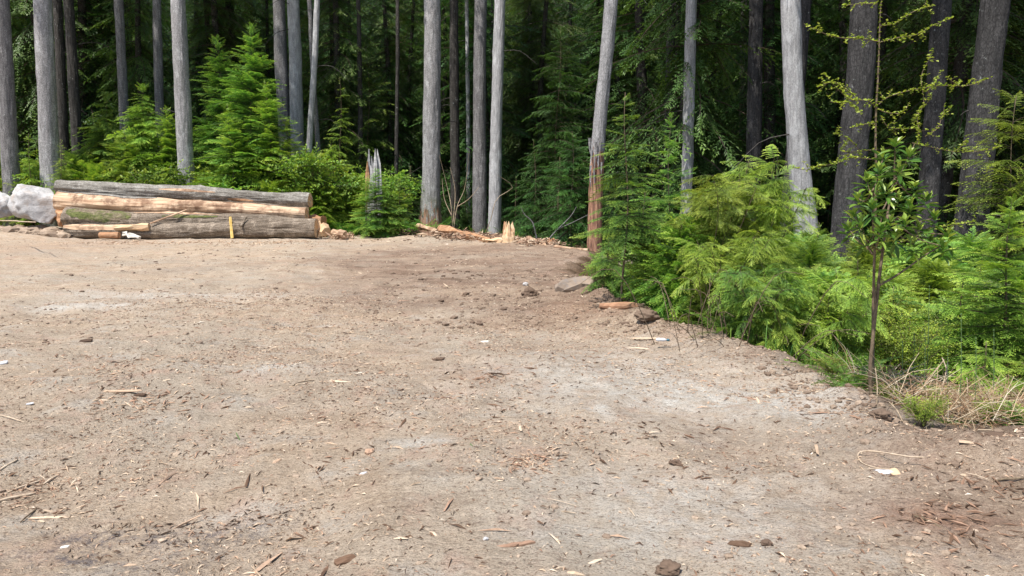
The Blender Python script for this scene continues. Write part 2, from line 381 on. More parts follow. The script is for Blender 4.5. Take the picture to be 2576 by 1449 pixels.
def ground_mat():
    k = NT('ground')
    big = k.noise(.45, 5, .6); mid = k.noise(3.2, 6, .62); fine = k.noise(34, 6, .7, st=(.7, 1.2, 1)); grit = k.noise(150, 3, .7, st=(.55, 1.1, 1))
    c = k.ramp(mid, [(.3, (.37, .275, .19)), (.48, (.48, .37, .265)), (.7, (.57, .455, .34))])
    c = k.mix(k.ramp(big, [(.42, 0.0), (.62, .7)]), c, (.42, .365, .29))
    pk = k.noise(2.3, 5, .7, vec=None, st=(1.3, 1, 1)); c = k.mix(k.ramp(pk, [(.53, 0.0), (.66, .55)]), c, (.50, .335, .25)); gk = k.noise(1.7, 6, .7, st=(1, 1.4, 1)); c = k.mix(k.ramp(gk, [(.54, 0.0), (.66, .6)]), c, (.50, .455, .39))
    sk = k.noise(3.1, 5, .65, st=(.35, 1.6, 1)); c = k.mix(k.ramp(sk, [(.3, .45), (.46, 0.0)]), c, (.28, .205, .145))
    c = k.mix(k.math('MULTIPLY', k.math('MULTIPLY', k.attr('umber'), .9), k.ramp(k.noise(.9, 6, .7, st=(.6, 1.3, 1)), [(.34, .45), (.6, 1.0)])), c, k.ramp(mid, [(.3, (.14, .09, .062)), (.7, (.29, .19, .135))]))
    c = k.mix(k.math('MULTIPLY', k.attr('red'), k.ramp(fine, [(.35, .1), (.6, .8)])), c, (.34, .17, .105))
    pm = k.math('MULTIPLY', k.attr('pale'), k.ramp(k.noise(7, 6, .7), [(.35, .1), (.62, 1.0)]))
    c = k.mix(pm, c, (.62, .585, .52))
    cm = k.math('MULTIPLY', k.attr('char'), k.ramp(k.noise(14, 6, .8), [(.47, .05), (.60, .9)]))
    c = k.mix(cm, c, (.10, .095, .11))
    c = k.mix(k.ramp(fine, [(.32, .7), (.46, 0.0)]), c, (.13, .085, .058))
    c = k.mix(k.ramp(fine, [(.56, 0.0), (.68, .6)]), c, (.74, .60, .45))
    c = k.mix(k.ramp(grit, [(.36, .75), (.46, 0.0)]), c, (.10, .068, .048))
    c = k.mix(k.ramp(grit, [(.6, 0.0), (.7, .5)]), c, (.76, .63, .49))
    litter = k.ramp(fine, [(.3, (.035, .022, .014)), (.5, (.095, .06, .035)), (.7, (.20, .13, .075))])
    c = k.mix(k.attr('woods'), c, litter)
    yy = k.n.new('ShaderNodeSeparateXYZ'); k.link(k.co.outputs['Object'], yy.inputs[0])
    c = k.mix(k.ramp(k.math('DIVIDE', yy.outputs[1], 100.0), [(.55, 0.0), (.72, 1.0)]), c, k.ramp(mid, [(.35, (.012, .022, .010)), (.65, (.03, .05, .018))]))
    h = k.math('ADD', k.math('MULTIPLY', fine, .9), k.math('MULTIPLY', grit, .35)); b = k.bump(h, 1.0, .04)
    return k.fin(c, .95, .12)
nx, ny = len(gx), len(gy)
ii = (np.arange(ny - 1)[:, None] * nx + np.arange(nx - 1)[None]).ravel()
Q = np.stack([ii, ii + 1, ii + nx + 1, ii + nx], 1)
ground = mesh_obj('ground', np.stack([Xf, Yf, Z], 1), Q, ground_mat(), smooth=True, attrs={'umber': umber, 'pale': pale, 'char': char, 'red': red, 'woods': woods})
tag(ground, 'cleared bare dirt lot running into the forest floor', kind='structure')
print('ground verts', len(Z))

# ------------------------------------------------------------------ loose litter on the dirt
def chips(n, xr, yr, size, thick, tints, seed, name, label, mask=None, long=(3, 10)):
    rg = np.random.default_rng(seed); x = rg.uniform(*xr, n)
    y = yr[0] + (yr[1] - yr[0]) * rg.random(n) ** 1.6
    keep = (edge_sd(x, y) < .2) & (np.abs(x) < .78 * y + 1.0)
    if mask is not None: keep &= mask(x, y, rg)
    x, y = x[keep], y[keep]; n = len(x)
    # density clumping
    d = fbm(x * .9, y * .9, o=3, s=seed); kk = rg.random(n) < .12 + .88 * sm(-.3, .75, d); x, y = x[kk], y[kk]; n = len(x)
    z = height(x, y)
    L = rg.gamma(2.2, size / 2.2, n) * (1 + .045 * y); W_ = L / rg.uniform(*long, n); T_ = np.minimum(W_ * .5, thick) + .0008
    # a splinter: tapered, bent in the middle
    base = np.array([(-.5, -.35, 0), (-.5, .3, 0), (0, -.5, .6), (0, .5, .5), (.5, -.12, 0), (.46, .2, .1), (0, 0, 1.6)], float)
    tri = np.array([(0, 2, 6), (0, 6, 1), (1, 6, 3), (2, 4, 6), (4, 5, 6), (5, 3, 6)])
    V = base[None] * np.stack([L, W_, T_ * 2], 1)[:, None, :]
    V[:, :, 2] += rg.uniform(0, .0035, n)[:, None]; V[:, 6, 1] += rg.uniform(-.2, .2, n) * W_; V[:, 2:4, 0] += (rg.uniform(-.2, .2, n) * L)[:, None]
    az = rg.uniform(0, 2 * np.pi, n); el = rg.normal(0, .13, n)
    Mx = rot(az, el, rg.normal(0, .35, n)); W = np.einsum('nij,nvj->nvi', Mx, V) + np.stack([x, y, z], 1)[:, None]
    TT = (tri[None] + (np.arange(n) * 7)[:, None, None]).reshape(-1, 3)
    A = np.repeat(rg.choice(tints, n) + rg.normal(0, .05, n), 7).clip(0, 1)
    o = mesh_obj(name, W.reshape(-1, 3), TT, M['chip'], attrs={'tint': A}); tag(o, label, kind='stuff'); print(name, n); return o
chips(120000, (-7.5, 6), (2.5, 13), .0155, .0022, [.06, .15, .3, .5, .55, .6, .65, .7, .8, .88], 11, 'wood_chips', 'fine tan and brown wood chips trodden into the bare dirt')
chips(26000, (-7, 6), (2.5, 12), .017, .003, [.02, .08, .12, .2, .3], 14, 'twig_bits', 'short dark twig bits mixed into the bare dirt', long=(5, 14))
chips(30000, (-26, 9), (9, 33), .022, .004, [.05, .12, .2, .45, .6, .75, .9], 12, 'bark_litter', 'bark shreds and chips over the far half of the dirt lot')
chips(1500, (-6, 5), (2.6, 16), .075, .004, [  .12, .3, .5, .6, .7, .8], 13, 'splinters', 'long thin splinters and twig bits lying on the dirt', long=(8, 22))
def pile(pts, n, size, tints, seed, name, label, spread):
    rg = np.random.default_rng(seed); g = Geo()
    for (px, py) in pts:
        c = on(px, py)
        for q in range(n):
            p = c + np.array([rg.normal(0, spread[0]), rg.normal(0, spread[1]), 0]); p[2] = H(p[0], p[1]) + rg.uniform(0, spread[2])
            L = size * rg.uniform(.4, 1.6); V, T = tube(np.array([(-L, 0, 0), (0, L * rg.uniform(-.15, .15), 0), (L, 0, 0)]), np.array([.25, 1, .15]) * L * rg.uniform(.1, .25), 4)
            V = V @ rot(rg.uniform(0, 6.3), rg.normal(0, .3), rg.uniform(0, 3)).reshape(3, 3).T; g.add(V + p, T, float(np.clip(rg.choice(tints) + rg.normal(0, .06), 0, 1)))
    return tag(g.build(name, M['chip']), label, kind='stuff')
pile([(1340, 1165)], 90, .022, [.35, .45, .6], 1, 'reddish_shavings', 'loose patch of reddish shavings in the middle foreground', (.09, .07, .012))
pile([(1225, 950)], 60, .026, [.3, .4, .5], 2, 'reddish_shavings', 'sparse patch of reddish shavings behind the middle foreground one', (.12, .16, .012))
pile([(840, 588), (860, 600), (820, 590)], 130, .13, [.45, .6, .7, .85], 3, 'splinter_heap', 'heap of pale splinters at the right end of the log stack', (.28, .6, .22))
pile([(600, 612), (700, 612), (450, 612), (300, 612)], 90, .07, [.5, .6, .7, .85], 4, 'splinter_litter', 'pale splinters strewn in front of the log stack', (.9, .5, .03))
pile([(1010, 583), (950, 585), (1060, 588), (1120, 592), (1180, 600)], 260, .16, [.12, .25, .35, .5, .7], 5, 'root_debris', 'brown roots and torn bark heaped before the big centre tree', (.7, .8, .2))
pile([(1240, 603), (1290, 606), (1340, 614), (1370, 616)], 150, .12, [.25, .35, .45, .6, .8], 6, 'bark_debris', 'orange bark shreds around the splintered stump', (.4, .4, .16))
pile([(2420, 1290), (2500, 1230), (2360, 1330)], 60, .03, [.1, .2, .35], 8, 'bark_flakes', 'dark red-brown bark flakes in the lower right dirt', (.16, .1, .012))
pile([(250, 930), (300, 960), (360, 1000), (330, 1030), (420, 1020), (230, 900)], 60, .028, [.2, .4, .5, .6, .75], 31, 'bark_drift', 'drift of tan bark shreds in the left of the lot', (.3, .14, .012))
pile([(90, 1225), (60, 1250), (130, 1200), (170, 1290)], 50, .02, [.2, .4, .6, .75], 32, 'splinter_drift', 'splinters gathered round the pale branches at lower left', (.12, .07, .01))
pile([(1230, 1010), (1000, 960), (1450, 905), (1180, 1060), (1560, 1090), (1780, 1210), (860, 1150)], 34, .024, [.05, .15, .3, .5], 33, 'debris_drift', 'thin drifts of dark debris across the middle of the lot', (.3, .16, .01))
pile([(300, 1330), (600, 1325), (420, 1370), (700, 1295)], 45, .014, [0, .02, .05], 9, 'charcoal_bits', 'black charcoal crumbs in the lower left dirt', (.13, .05, .01))

def lump_proto(seed, sub=2, flat=.6, rough=.35, fr=1.5):
    import bmesh
    bm = bmesh.new(); bmesh.ops.create_icosphere(bm, subdivisions=sub, radius=1.0)
    V = np.array([v.co[:] for v in bm.verts]); T = np.array([[v.index for v in f.verts] for f in bm.faces]); bm.free()
    d = fbm(V[:, 0] * fr + seed * 3.1, V[:, 1] * fr, V[:, 2] * fr + 7.7, o=3, s=seed); V = V * (1 + rough * d)[:, None]; V[:, 2] *= flat
    return V, T
clodp = [(*lump_proto(q, 1), None) for q in range(6)]; clodp = [(V, T, np.full(len(V), .5)) for V, T, _ in clodp]
def clods(n, xr, yr, sz, seed, name, label, tr, sel=None):
    rg = np.random.default_rng(seed); x = rg.uniform(*xr, n); y = yr[0] + (yr[1] - yr[0]) * rg.random(n) ** 1.5
    k = (edge_sd(x, y) < .25) & (rg.random(n) < .25 + .75 * sm(-.2, .6, fbm(x * .7, y * .7, o=3, s=22)))
    if sel is not None: k &= sel(x, y, rg)
    x, y = x[k], y[k]; n = len(x); s = np.minimum(rg.gamma(1.5, sz / 1.5, n), sz * 3.2) * (1 + .03 * y)
    P = np.stack([x, y, height(x, y) + s * .12], 1); g = Geo()
    place(g, clodp, rot(rg.uniform(0, 6.3, n), 0.0, 0.0, s), P, rg.uniform(tr[0] - .5, tr[1] - .5, n), rg)
    tag(g.build(name, M['clod']), label, kind='stuff')
clods(14000, (-7, 6), (2.5, 14), .0065, 21, 'soil_crumbs', 'small crumbs of dry soil and grit scattered over the dirt', (.35, 1.0))
clods(3200, (-10, 8), (8, 32), .011, 22, 'soil_clods', 'dark clods of turned soil on the far half of the lot', (0, .6))
clods(1500, (-21.5, -17.3), (28.4, 30.6), .05, 26, 'soil_clods', 'brown soil clods banked against the boulders', (.4, 1.0))
def rim_sel(x, y, rg): s = edge_sd(x, y); return (s > -.45) & (rg.random(len(x)) < .8)
clods(26000, (.5, 6), (4, 14), .010, 23, 'rim_clods', 'earth clods pushed up along the right rim of the lot', (.1, .75), rim_sel)
def umber_sel(x, y, rg): return rg.random(len(x)) < blob(x, y, 1300, 735, 2.2, 2.6)
clods(5000, (-3, 3.5), (9, 20), .014, 24, 'dark_clods', 'dark lumpy clods on the umber patch left of the rock slab', (0, .3), umber_sel)

# ------------------------------------------------------------------ individual sticks, chips and stones on the dirt
def stick(px1, py1, px2, py2, r, mat, name, label, cat, bend=.04, lift=.006, tint=.5, pts=None, group=None):
    r = r * .62; lift = lift * .5; bend = bend * .5
    if pts is None:
        a = on(px1, py1); b = on(px2, py2); L = np.linalg.norm(b - a); n = np.array([-(b - a)[1], (b - a)[0], 0]) * bend
        P = np.array([a, a * .66 + b * .34 + n, a * .33 + b * .67 - n * .4, b])
    else: P = np.array([on(*q) for q in pts])
    P[:, 2] += r * .7; P[1:-1, 2] += lift
    Q_ = smooth_path(P, 14 if pts is None else 28); t = np.linspace(0, 1, len(Q_)); rr = r * (.55 + .45 * np.sin(np.pi * (t * .8 + .15))) * (1 + .15 * np.sin(t * 40))
    V, T = tube(Q_, rr, 7); c = Q_.mean(0)
    o = mesh_obj(name, V, T, M[mat], smooth=True, attrs={'tint': np.full(len(V), tint)}, origin=c); return tag(o, label, cat, group)
def slab(px, py, L, W_, Tk, az, mat, name, label, cat, tint=.5, jag=.3, tilt=.1, seed=0):
    """broken flat piece of wood, bark or stone"""
    rg = np.random.default_rng(seed + 100); c = on(px, py); n = 14
    th = np.linspace(0, 2 * np.pi, n, endpoint=False); rx = np.sign(np.cos(th)) * np.abs(np.cos(th)) ** .55 * L / 2 * (1 + jag * rg.normal(0, .35, n)); ry = np.sign(np.sin(th)) * np.abs(np.sin(th)) ** .7 * W_ / 2 * (1 + jag * rg.normal(0, .3, n))
    rings = []
    for (k, z) in ((.92, 0), (1.0, .35), (.95, .8), (.6, 1.0 + rg.uniform(0, .2))):
        rings.append(np.stack([rx * k, ry * k, Tk * (z + .12 * rg.normal(0, 1, n) * (z > .1))], 1))
    V = np.vstack(rings + [np.array([[0, 0, Tk * 1.05]])]); T = []
    for q in range(3):
        for j in range(n):
            a, b = q * n + j, q * n + (j + 1) % n; T += [(a, b, b + n), (a, b + n, a + n)]
    for j in range(n): T.append((3 * n + j, 3 * n + (j + 1) % n, 4 * n))
    V = V @ rot(az, tilt * .5, tilt).reshape(3, 3).T
    o = mesh_obj(name, V, np.array(T), M[mat], attrs={'tint': np.full(len(V), tint)}); o.location = (c[0], c[1], c[2] - Tk * .15); return tag(o, label, cat)
def stone(px, py, rx, ry, rz, mat, name, label, cat, seed=1, sub=3, rough=.25, tint=.5, sink=.25):
    c = on(px, py); V, T = lump_proto(seed, sub + 1, 1.0, rough, 1.3); V = V * (1 + rough * .5 * fbm(V[:, 0] * 4, V[:, 1] * 4, V[:, 2] * 4, o=3, s=seed + 9))[:, None]; V = V * np.array([rx, ry, rz])
    o = mesh_obj(name, V, T, M[mat], smooth=sub > 2, attrs={'tint': np.full(len(V), tint)}); o.location = (c[0], c[1], c[2] + rz * (1 - sink * 2)); return tag(o, label, cat)
slab(697, 1162, .075, .028, .012, 1.2, 'chip', 'wood_chunk', 'short upright-lying tan wood chunk in the left foreground', 'wood chunk', .6, .15, .2, 1)
slab(930, 1138, .055, .045, .02, .4, 'chip', 'bark_chunk', 'small orange-brown bark lump near the middle foreground', 'bark chunk', .5, .4, .2, 2)
slab(868, 1412, .10, .045, .02, .35, 'chip', 'bark_slab', 'dark striped bark chip at the bottom edge left of centre', 'bark chip', .2, .2, .25, 3)
slab(1300, 1372, .17, .022, .012, .22, 'chip', 'wood_splinter', 'long reddish splinter near the bottom centre', 'splinter', .35, .25, .1, 4)
slab(1862, 1372, .10, .035, .02, -.5, 'chip', 'bark_slab', 'dark brown curled bark piece in the lower right foreground', 'bark chip', .12, .3, .3, 5)
slab(2248, 1190, .065, .06, .012, .1, 'tan_tile', 'tile_shard', 'flat tan tile shard beside the bent root', 'tile shard', .5, .12, .5, 6)
slab(2218, 1188, .12, .04, .008, -.35, 'white_plastic', 'plastic_scrap', 'crumpled white plastic scrap under the bent root', 'scrap', .5, .5, .3, 7)
slab(912, 1192, .035, .018, .010, .3, 'white_plastic', 'plastic_scrap', 'small crumpled white scrap in the middle foreground', 'scrap', .5, .7, .5, 8)
slab(163, 1377, .04, .016, .008, .2, 'white_wood', 'white_chip', 'small white wood chip in the lower left corner', 'wood chip', .9, .2, .2, 9)
slab(8, 914, .09, .05, .02, .2, 'white_plastic', 'plastic_scrap', 'white scrap at the left edge of the lot', 'scrap', .5, .4, .3, 10)
slab(76, 1016, .06, .02, .008, .1, 'white_plastic', 'plastic_scrap', 'thin white scrap left of the fallen bark pieces', 'scrap', .5, .3, .3, 11)
slab(1214, 861, .16, .05, .012, .1, 'white_wood', 'white_chip', 'pale flat chip in the middle of the lot', 'wood chip', .9, .35, .15, 12)
slab(1640, 852, .42, .05, .012, -.1, 'chip', 'wood_splinter', 'pale splinter leading to the crushed bottle', 'splinter', .75, .3, .05, 13)
slab(1450, 722, .75, .45, .15, -.35, 'rock_brown', 'rock_slab', 'flat brown rock slab at the right rim of the lot', 'rock', .5, .25, .35, 14)
slab(1556, 772, .66, .17, .06, -.75, 'torn_orange', 'wood_slab', 'split orange timber slab at the foot of the young hemlock', 'timber slab', .5, .15, .2, 15)
slab(300, 985, .40, .035, .012, -.1, 'chip', 'bark_strip', 'long pale bark strip lying in the left of the lot', 'bark strip', .62, .4, .1, 16)
slab(352, 996, .10, .04, .02, -.1, 'chip', 'bark_slab', 'dark curled chip at the end of the pale bark strip', 'bark chip', .05, .3, .2, 17)
slab(213, 860, .16, .06, .02, .3, 'chip', 'bark_slab', 'black charred chip left of the lot middle', 'bark chip', .02, .6, .3, 18)
slab(1103, 905, .12, .05, .02, .3, 'clod', 'soil_clod', 'dark soil clod near the middle of the lot', 'clod', .0, .5, .2, 19)
slab(130, 1303, .24, .018, .008, -.05, 'chip', 'wood_splinter', 'pale straight splinter in the lower left foreground', 'splinter', .8, .2, .1, 20)
stone(1080, 1173, .014, .012, .012, 'rock_brown', 'pebble', 'small grey pebble in the middle foreground', 'pebble', 4, 2)
stone(1222, 1418 - 60, .012, .01, .01, 'rock', 'pebble', 'round pale pebble near the bottom centre', 'pebble', 5, 2)
stone(1322, 718, .05, .045, .04, 'rock', 'stone', 'pale round stone on the dark umber soil', 'stone', 6, 2)
stone(1330, 743, .12, .09, .08, 'clod', 'soil_clod', 'largest dark clod on the umber soil', 'clod', 7, 2, .4, .05)
stone(1625, 800, .15, .1, .075, 'clod', 'soil_clod', 'round brown clod beside the orange timber slab', 'clod', 8, 3, .25, .15)
stone(1680, 1437, .05, .04, .025, 'clod', 'soil_clod', 'dark clod at the bottom edge right of centre', 'clod', 9, 3, .35, .05)
stone(1930, 1372, .025, .02, .018, 'clod', 'soil_clod', 'small black clod right of the curled bark piece', 'clod', 10, 2, .4, .0)
stone(1700, 1168, .035, .025, .018, 'clod', 'soil_clod', 'small dark clod in the pale dirt right of centre', 'clod', 11, 2, .5, .0)
stone(2215, 1052, .065, .05, .04, 'clod', 'soil_clod', 'big dark earth clod on the rim beside the glossy sapling', 'clod', 12, 3, .4, .1)
stone(2505, 1100, .09, .04, .02, 'clod', 'soil_clod', 'flat dark clod at the right edge of the lot', 'clod', 13, 3, .4, .0)
stone(2168, 995, .03, .03, .035, 'rock_brown', 'stone', 'small brown stone on the rim below the glossy sapling', 'stone', 14, 2)
0 and stone(1955, 910, .09, .07, .04, 'clod', 'soil_clod', 'low brown clod on the rim at the lot edge', 'clod', 15, 3, .35, .5)
stone(1487, 1242, .012, .01, .009, 'rock_brown', 'pebble', 'tan pebble below the reddish shavings', 'pebble', 16, 2)
ST = lambda *a, **k: stick(*a, **k)
ST(594, 1090, 603, 1108, .007, 'green_stem', 'green_twig', 'short green twig piece in the left foreground', 'twig', 0, 0)
ST(1183, 1118, 1200, 1137, .008, 'green_stem', 'green_twig', 'short green twig piece in the middle foreground', 'twig', 0, 0)
ST(-10, 1192, 44, 1158, .012, 'stick_wood', 'stick', 'straight pale stick at the left edge', 'stick', .02)
ST(-10, 1265, 92, 1242, .012, 'stick_wood', 'stick', 'pale broken branch in the lower left', 'stick', .08)
ST(20, 1240, 110, 1208, .009, 'stick_wood', 'stick', 'second pale branch lying above the broken one', 'stick', .03)
ST(110, 1220, 145, 1198, .011, 'stick_wood', 'stick', 'short pinkish stick at the end of the pale branches', 'stick', .0)
ST(52, 1315, 95, 1280, .008, 'stem', 'stick', 'dark slanting stick in the lower left', 'stick', .02)
ST(0, 1045, 62, 1063, .006, 'stick_wood', 'twig', 'thin tan twig at the left edge of the lot', 'twig', .02)
ST(735, 972, 790, 958, .008, 'stem', 'twig', 'forked twig lying left of the lot middle', 'twig', .1, .02)
ST(158, 838, 178, 808, .012, 'stem', 'stick', 'short dark stick lying on the dirt before the logs', 'stick', .02, .02)
ST(1345, 838, 1402, 824, .008, 'stick_wood', 'twig', 'thin pale twig in the middle of the lot', 'twig', .03)
ST(1228, 938, 1272, 946, .006, 'stem', 'twig', 'small dark twig by the far reddish shavings', 'twig', .1)
ST(2160, 1170, 2250, 1190, .007, 'stick_wood', 'bent_root', 'long bent pale root looping over the dirt at lower right', 'root',
   pts=[(2330, 1152), (2280, 1150), (2220, 1140), (2175, 1137), (2158, 1146), (2168, 1166), (2200, 1178), (2240, 1184)])
ST(2170, 1182, 2275, 1182, .005, 'stick_wood', 'twig', 'thin straight twig crossing the bent root', 'twig', .02)
ST(2430, 1190, 2490, 1208, .004, 'stick_wood', 'twig', 'thin pale twig at the right of the lower dirt', 'twig', .02)
ST(2500, 1212, 2576, 1204, .011, 'stem', 'stick', 'dark rough stick at the right edge', 'stick', .05)
ST(1378, 1255, 1455, 1275, .003, 'stick_wood', 'twig', 'hair-thin twig right of the bottom centre', 'twig', .03)
ST(2300, 1300, 2380, 1335, .012, 'stem', 'stick', 'dark slanting root in the reddish dirt', 'stick', .08)
ST(2140, 1040, 2185, 1032, .005, 'stick_wood', 'twig', 'pale twig on the rim below the sapling', 'twig', .03)
ST(2460, 1130, 2600, 1010, .009, 'stick_wood', 'stick', 'pale stick poking out of the brush at the right edge', 'stick', .02, .02)
ST(0, 556, 90, 560, .03, 'stick_wood', 'stick', 'branch lying before the boulders', 'stick', .04)
# crushed clear bottle with a teal cap
t = thing('bottle', on(1668, 858), 'small crushed white bottle with teal cap on the lot', 'bottle', s=.62)
V, T = tube(smooth_path([(-.12, .02, .02), (-.05, 0, .025), (.02, 0, .022), (.06, 0, .02)], 9), np.array([.012, .03, .034, .028, .032, .03, .026, .014, .012]), 12)
mesh_obj('bottle_body', V, T, M['white_plastic'], t, True)
V, T = tube(np.array([(.06, 0, .02), (.07, 0, .02), (.11, -.01, .02)]), [.02, .022, .02], 12); mesh_obj('cap', V, T, M['teal_plastic'], t)
t = thing('paper_cup', np.array([*at(1592, 652, 15.5)[:2], H(*at(1592, 652, 15.5)[:2])]) + (0, 0, .35), 'white scrap caught on rubble behind the young hemlock', 'scrap')
V, T = tube(np.array([(0, 0, 0), (.05, 0, .05), (.12, .02, .1)]), [.06, .075, .09], 12); mesh_obj('cup', V * .6, T, M['white_plastic'], t)
stone(1605, 690, .5, .5, .3, 'rock_brown', 'rubble_rock', 'grey-brown rubble rock under the young hemlock', 'rock', 31, 3, .3)

# ------------------------------------------------------------------ the log stack, boulders, snags
def log(name, a, b, ra, rb, mat, label, seed, endmat='fresh', sag=0.0, bark_strip=None):
    a = np.array(a, float); b = np.array(b, float); L = np.linalg.norm(b - a); c = (a + b) / 2
    az = math.atan2(b[1] - a[1], b[0] - a[0]); el = math.asin((b[2] - a[2]) / L)
    t = thing(name, c, label, 'log', 'logs in the stack'); t.rotation_euler = (0, -el, az)
    n = 60; u = np.linspace(0, 1, n); P = np.stack([(u - .5) * L, .10 * np.sin(u * 5 + seed), -sag * 4 * u * (1 - u) + .045 * np.sin(u * 8 + seed)], 1)
    rr = ra + (rb - ra) * u; NS = 80
    def dsp(th, i):
        x = (i / (n - 1)) * L
        kn = 0
        for kq in range(7):
            kx = L * (.08 + .84 * ((kq * .618 + seed * .37) % 1)); kt = (kq * 2.1 + seed) % 3.1 - .6; kn = kn + .05 * np.exp(-((x - kx) / .10) ** 2 - ((th - kt) / .22) ** 2)
        return kn + .06 * fbm(np.cos(th) * 1.2 + seed, np.sin(th) * 1.2, x * .5, o=3, s=seed) + .034 * np.abs(vn(np.cos(th) * 13, np.sin(th) * 11, x * .9, s=seed))
    V, T = tube(P, rr, NS, False, dsp); mesh_obj('bark' if 'bark' in mat or 'lichen' in mat else 'stem', V, T, M[mat], t, True)
    for k, (i, s) in enumerate(((0, -1), (n - 1, 1))):
        ring = V[i * NS:(i + 1) * NS]; cc = ring.mean(0) + np.array([s * .02, 0, 0]); inner = cc + (ring - cc) * .6 + np.array([s * .015, 0, 0]) + .015 * np.stack([np.sin(np.arange(NS) * 1.7 + seed), 0 * np.arange(NS), 0 * np.arange(NS)], 1)
        VV = np.vstack([ring, inner, cc]); TT = []
        for j in range(NS):
            j2 = (j + 1) % NS; TT += [(j, j2, NS + j2), (j, NS + j2, NS + j), (NS + j, NS + j2, 2 * NS)]
        mesh_obj('cut_end', VV, np.array(TT), M[endmat], t)
    return t, V
def strip(parent, V, n, th0, th1, i0, i1, off, mat, name, seed, label=None):
    """a torn patch that follows the log's skin between two angles"""
    rg = np.random.default_rng(seed); G = V.reshape(-1, n, 3); out = []; ks = range(th0, th1 + 1)
    I = range(i0, i1 + 1); N = len(list(I))
    for q, i in enumerate(I):
        cen = G[i].mean(0); f = math.sin(math.pi * (q + .3) / (N - .4)) ** .5 * rg.uniform(.75, 1.1)
        mid = (th0 + th1) / 2
        for k in ks:
            kk = mid + (k - mid) * f; j = int(math.floor(kk)) % n; u = kk - math.floor(kk)
            p = G[i][j] * (1 - u) + G[i][(j + 1) % n] * u; d = p - cen; out.append(p + d / np.linalg.norm(d) * off)
    m = len(list(ks)); T = []
    for q in range(N - 1):
        for k in range(m - 1):
            a = q * m + k; T += [(a, a + 1, a + m + 1), (a, a + m + 1, a + m)]
    o = mesh_obj(name, np.array(out), np.array(T), M[mat], parent, True)
    if label: o['label'] = label
    return o
def endp(px, py, Y): return at(px, py, Y)
t1, V1 = log('log', endp(166, 585, 28.8), endp(797, 575, 28.7), .24, .385, 'log_bark', 'bottom front log of the stack, dark ridged bark', 1)
strip(t1, V1, 80, 1, 17, 0, 15, .012, 'peeled', 'torn_wood', 3, 'pale torn wood near the left end')
t2, V2 = log('log', endp(166, 551, 29.25), endp(740, 566, 29.5), .40, .34, 'log_bark', 'mossy bark log lying second from the bottom', 2)
k = NT('moss'); f = k.noise(12, 5, .7); k.bump(f, 1, .03); M['moss'] = k.fin(k.mix(k.ramp(k.noise(2.4, 5, .7, st=(.5, 1, 1)), [(.42, 0.0), (.56, .85)]), k.ramp(f, [(.35, (.12, .09, .065)), (.65, (.26, .21, .15))]), k.ramp(f, [(.35, (.05, .065, .02)), (.65, (.14, .165, .045))])), .95, .1)
strip(t2, V2, 80, -2, 20, 1, 18, .012, 'moss', 'moss_patch', 4); strip(t2, V2, 80, 12, 17, 18, 40, .014, 'peeled', 'torn_wood', 5)
strip(t2, V2, 80, 6, 11, 26, 40, .014, 'moss', 'moss_patch', 6)
t3, V3 = log('log', endp(146, 503, 29.75), endp(771, 536, 29.6), .355, .275, 'peeled', 'barkless tan log above the mossy one, muddy below', 3, sag=.05)
strip(t3, V3, 80, 14, 24, -0, 24, .02, 'log_lichen', 'bark_remnant', 7, 'bark left on its upper left side'); strip(t3, V3, 80, 15, 22, 36, 59, .02, 'log_bark', 'bark_remnant', 8)
t4, V4 = log('log', endp(152, 468, 30.3), endp(780, 504, 30.1), .31, .27, 'log_lichen', 'topmost grey lichened log of the stack', 4, sag=.04)
strip(t4, V4, 80, 3, 8, 24, 37, .012, 'peeled', 'torn_wood', 9); strip(t4, V4, 80, -8, -1, 40, 46, .012, 'orange_wood', 'torn_wood', 10)
# wedge, splinter, stake
def wood_piece(name, a, b, r, mat, label, cat, n=8, jag=.2, seed=1, flat=1.0):
    a = np.array(a); b = np.array(b); rg = np.random.default_rng(seed); c = (a + b) / 2; P = np.array([a + (b - a) * u for u in np.linspace(0, 1, 6)]) - c
    V, T = tube(P, r * (1 + rg.normal(0, jag * .3, 6)), n, True, lambda th, i: rg.normal(0, r * jag * .5, th.shape))
    if flat != 1: V[:, 1] *= flat
    o = mesh_obj(name, V, T, M[mat]); o.location = tuple(float(q) for q in c); return tag(o, label, cat)
wood_piece('log_offcut', at(252, 592, 28.1), at(300, 592, 28.05), .12, 'orange_wood', 'short cut log piece in front of the stack', 'log piece', 12, .08, 2)
wood_piece('wood_splinter', at(310, 588, 28.1), at(352, 597, 27.95), .07, 'white_wood', 'torn white splinter beside the short log piece', 'splinter', 7, .9, 3)
wood_piece('stake', at(579, 546, 28.45), at(584, 599, 28.1), .055, 'yellow_wood', 'yellow split stake leaning on the front of the log stack', 'stake', 4, .15, 4)
wood_piece('broken_stick', at(620, 545, 28.5), at(606, 570, 28.2), .04, 'log_bark', 'small dark stick leaning right of the yellow stake', 'stick', 6, .2, 5)
wood_piece('pale_pole', at(378, 562, 28.5), at(470, 528, 28.95), .035, 'peeled', 'thin pale pole lying over the mossy log', 'stick', 6, .1, 6)
wood_piece('torn_wood', at(290, 573, 28.5), at(375, 570, 28.5), .13, 'fresh', 'pale torn wood along the left end of the stack', 'torn wood', 9, .35, 7)
wood_piece('cedar_block', at(770, 552, 30.2), at(815, 558, 30.0), .25, 'orange_wood', 'orange wood block at the right end of the stack', 'wood block', 10, .3, 8)
wood_piece('cedar_block', at(800, 577, 29.0), at(822, 583, 28.8), .27, 'fresh', 'torn pale block against the lowest log end', 'wood block', 9, .6, 9)
wood_piece('cedar_block', at(838, 586, 28.8), at(868, 592, 28.6), .17, 'peeled', 'round pale wood lump right of the splinter heap', 'wood block', 9, .3, 10)
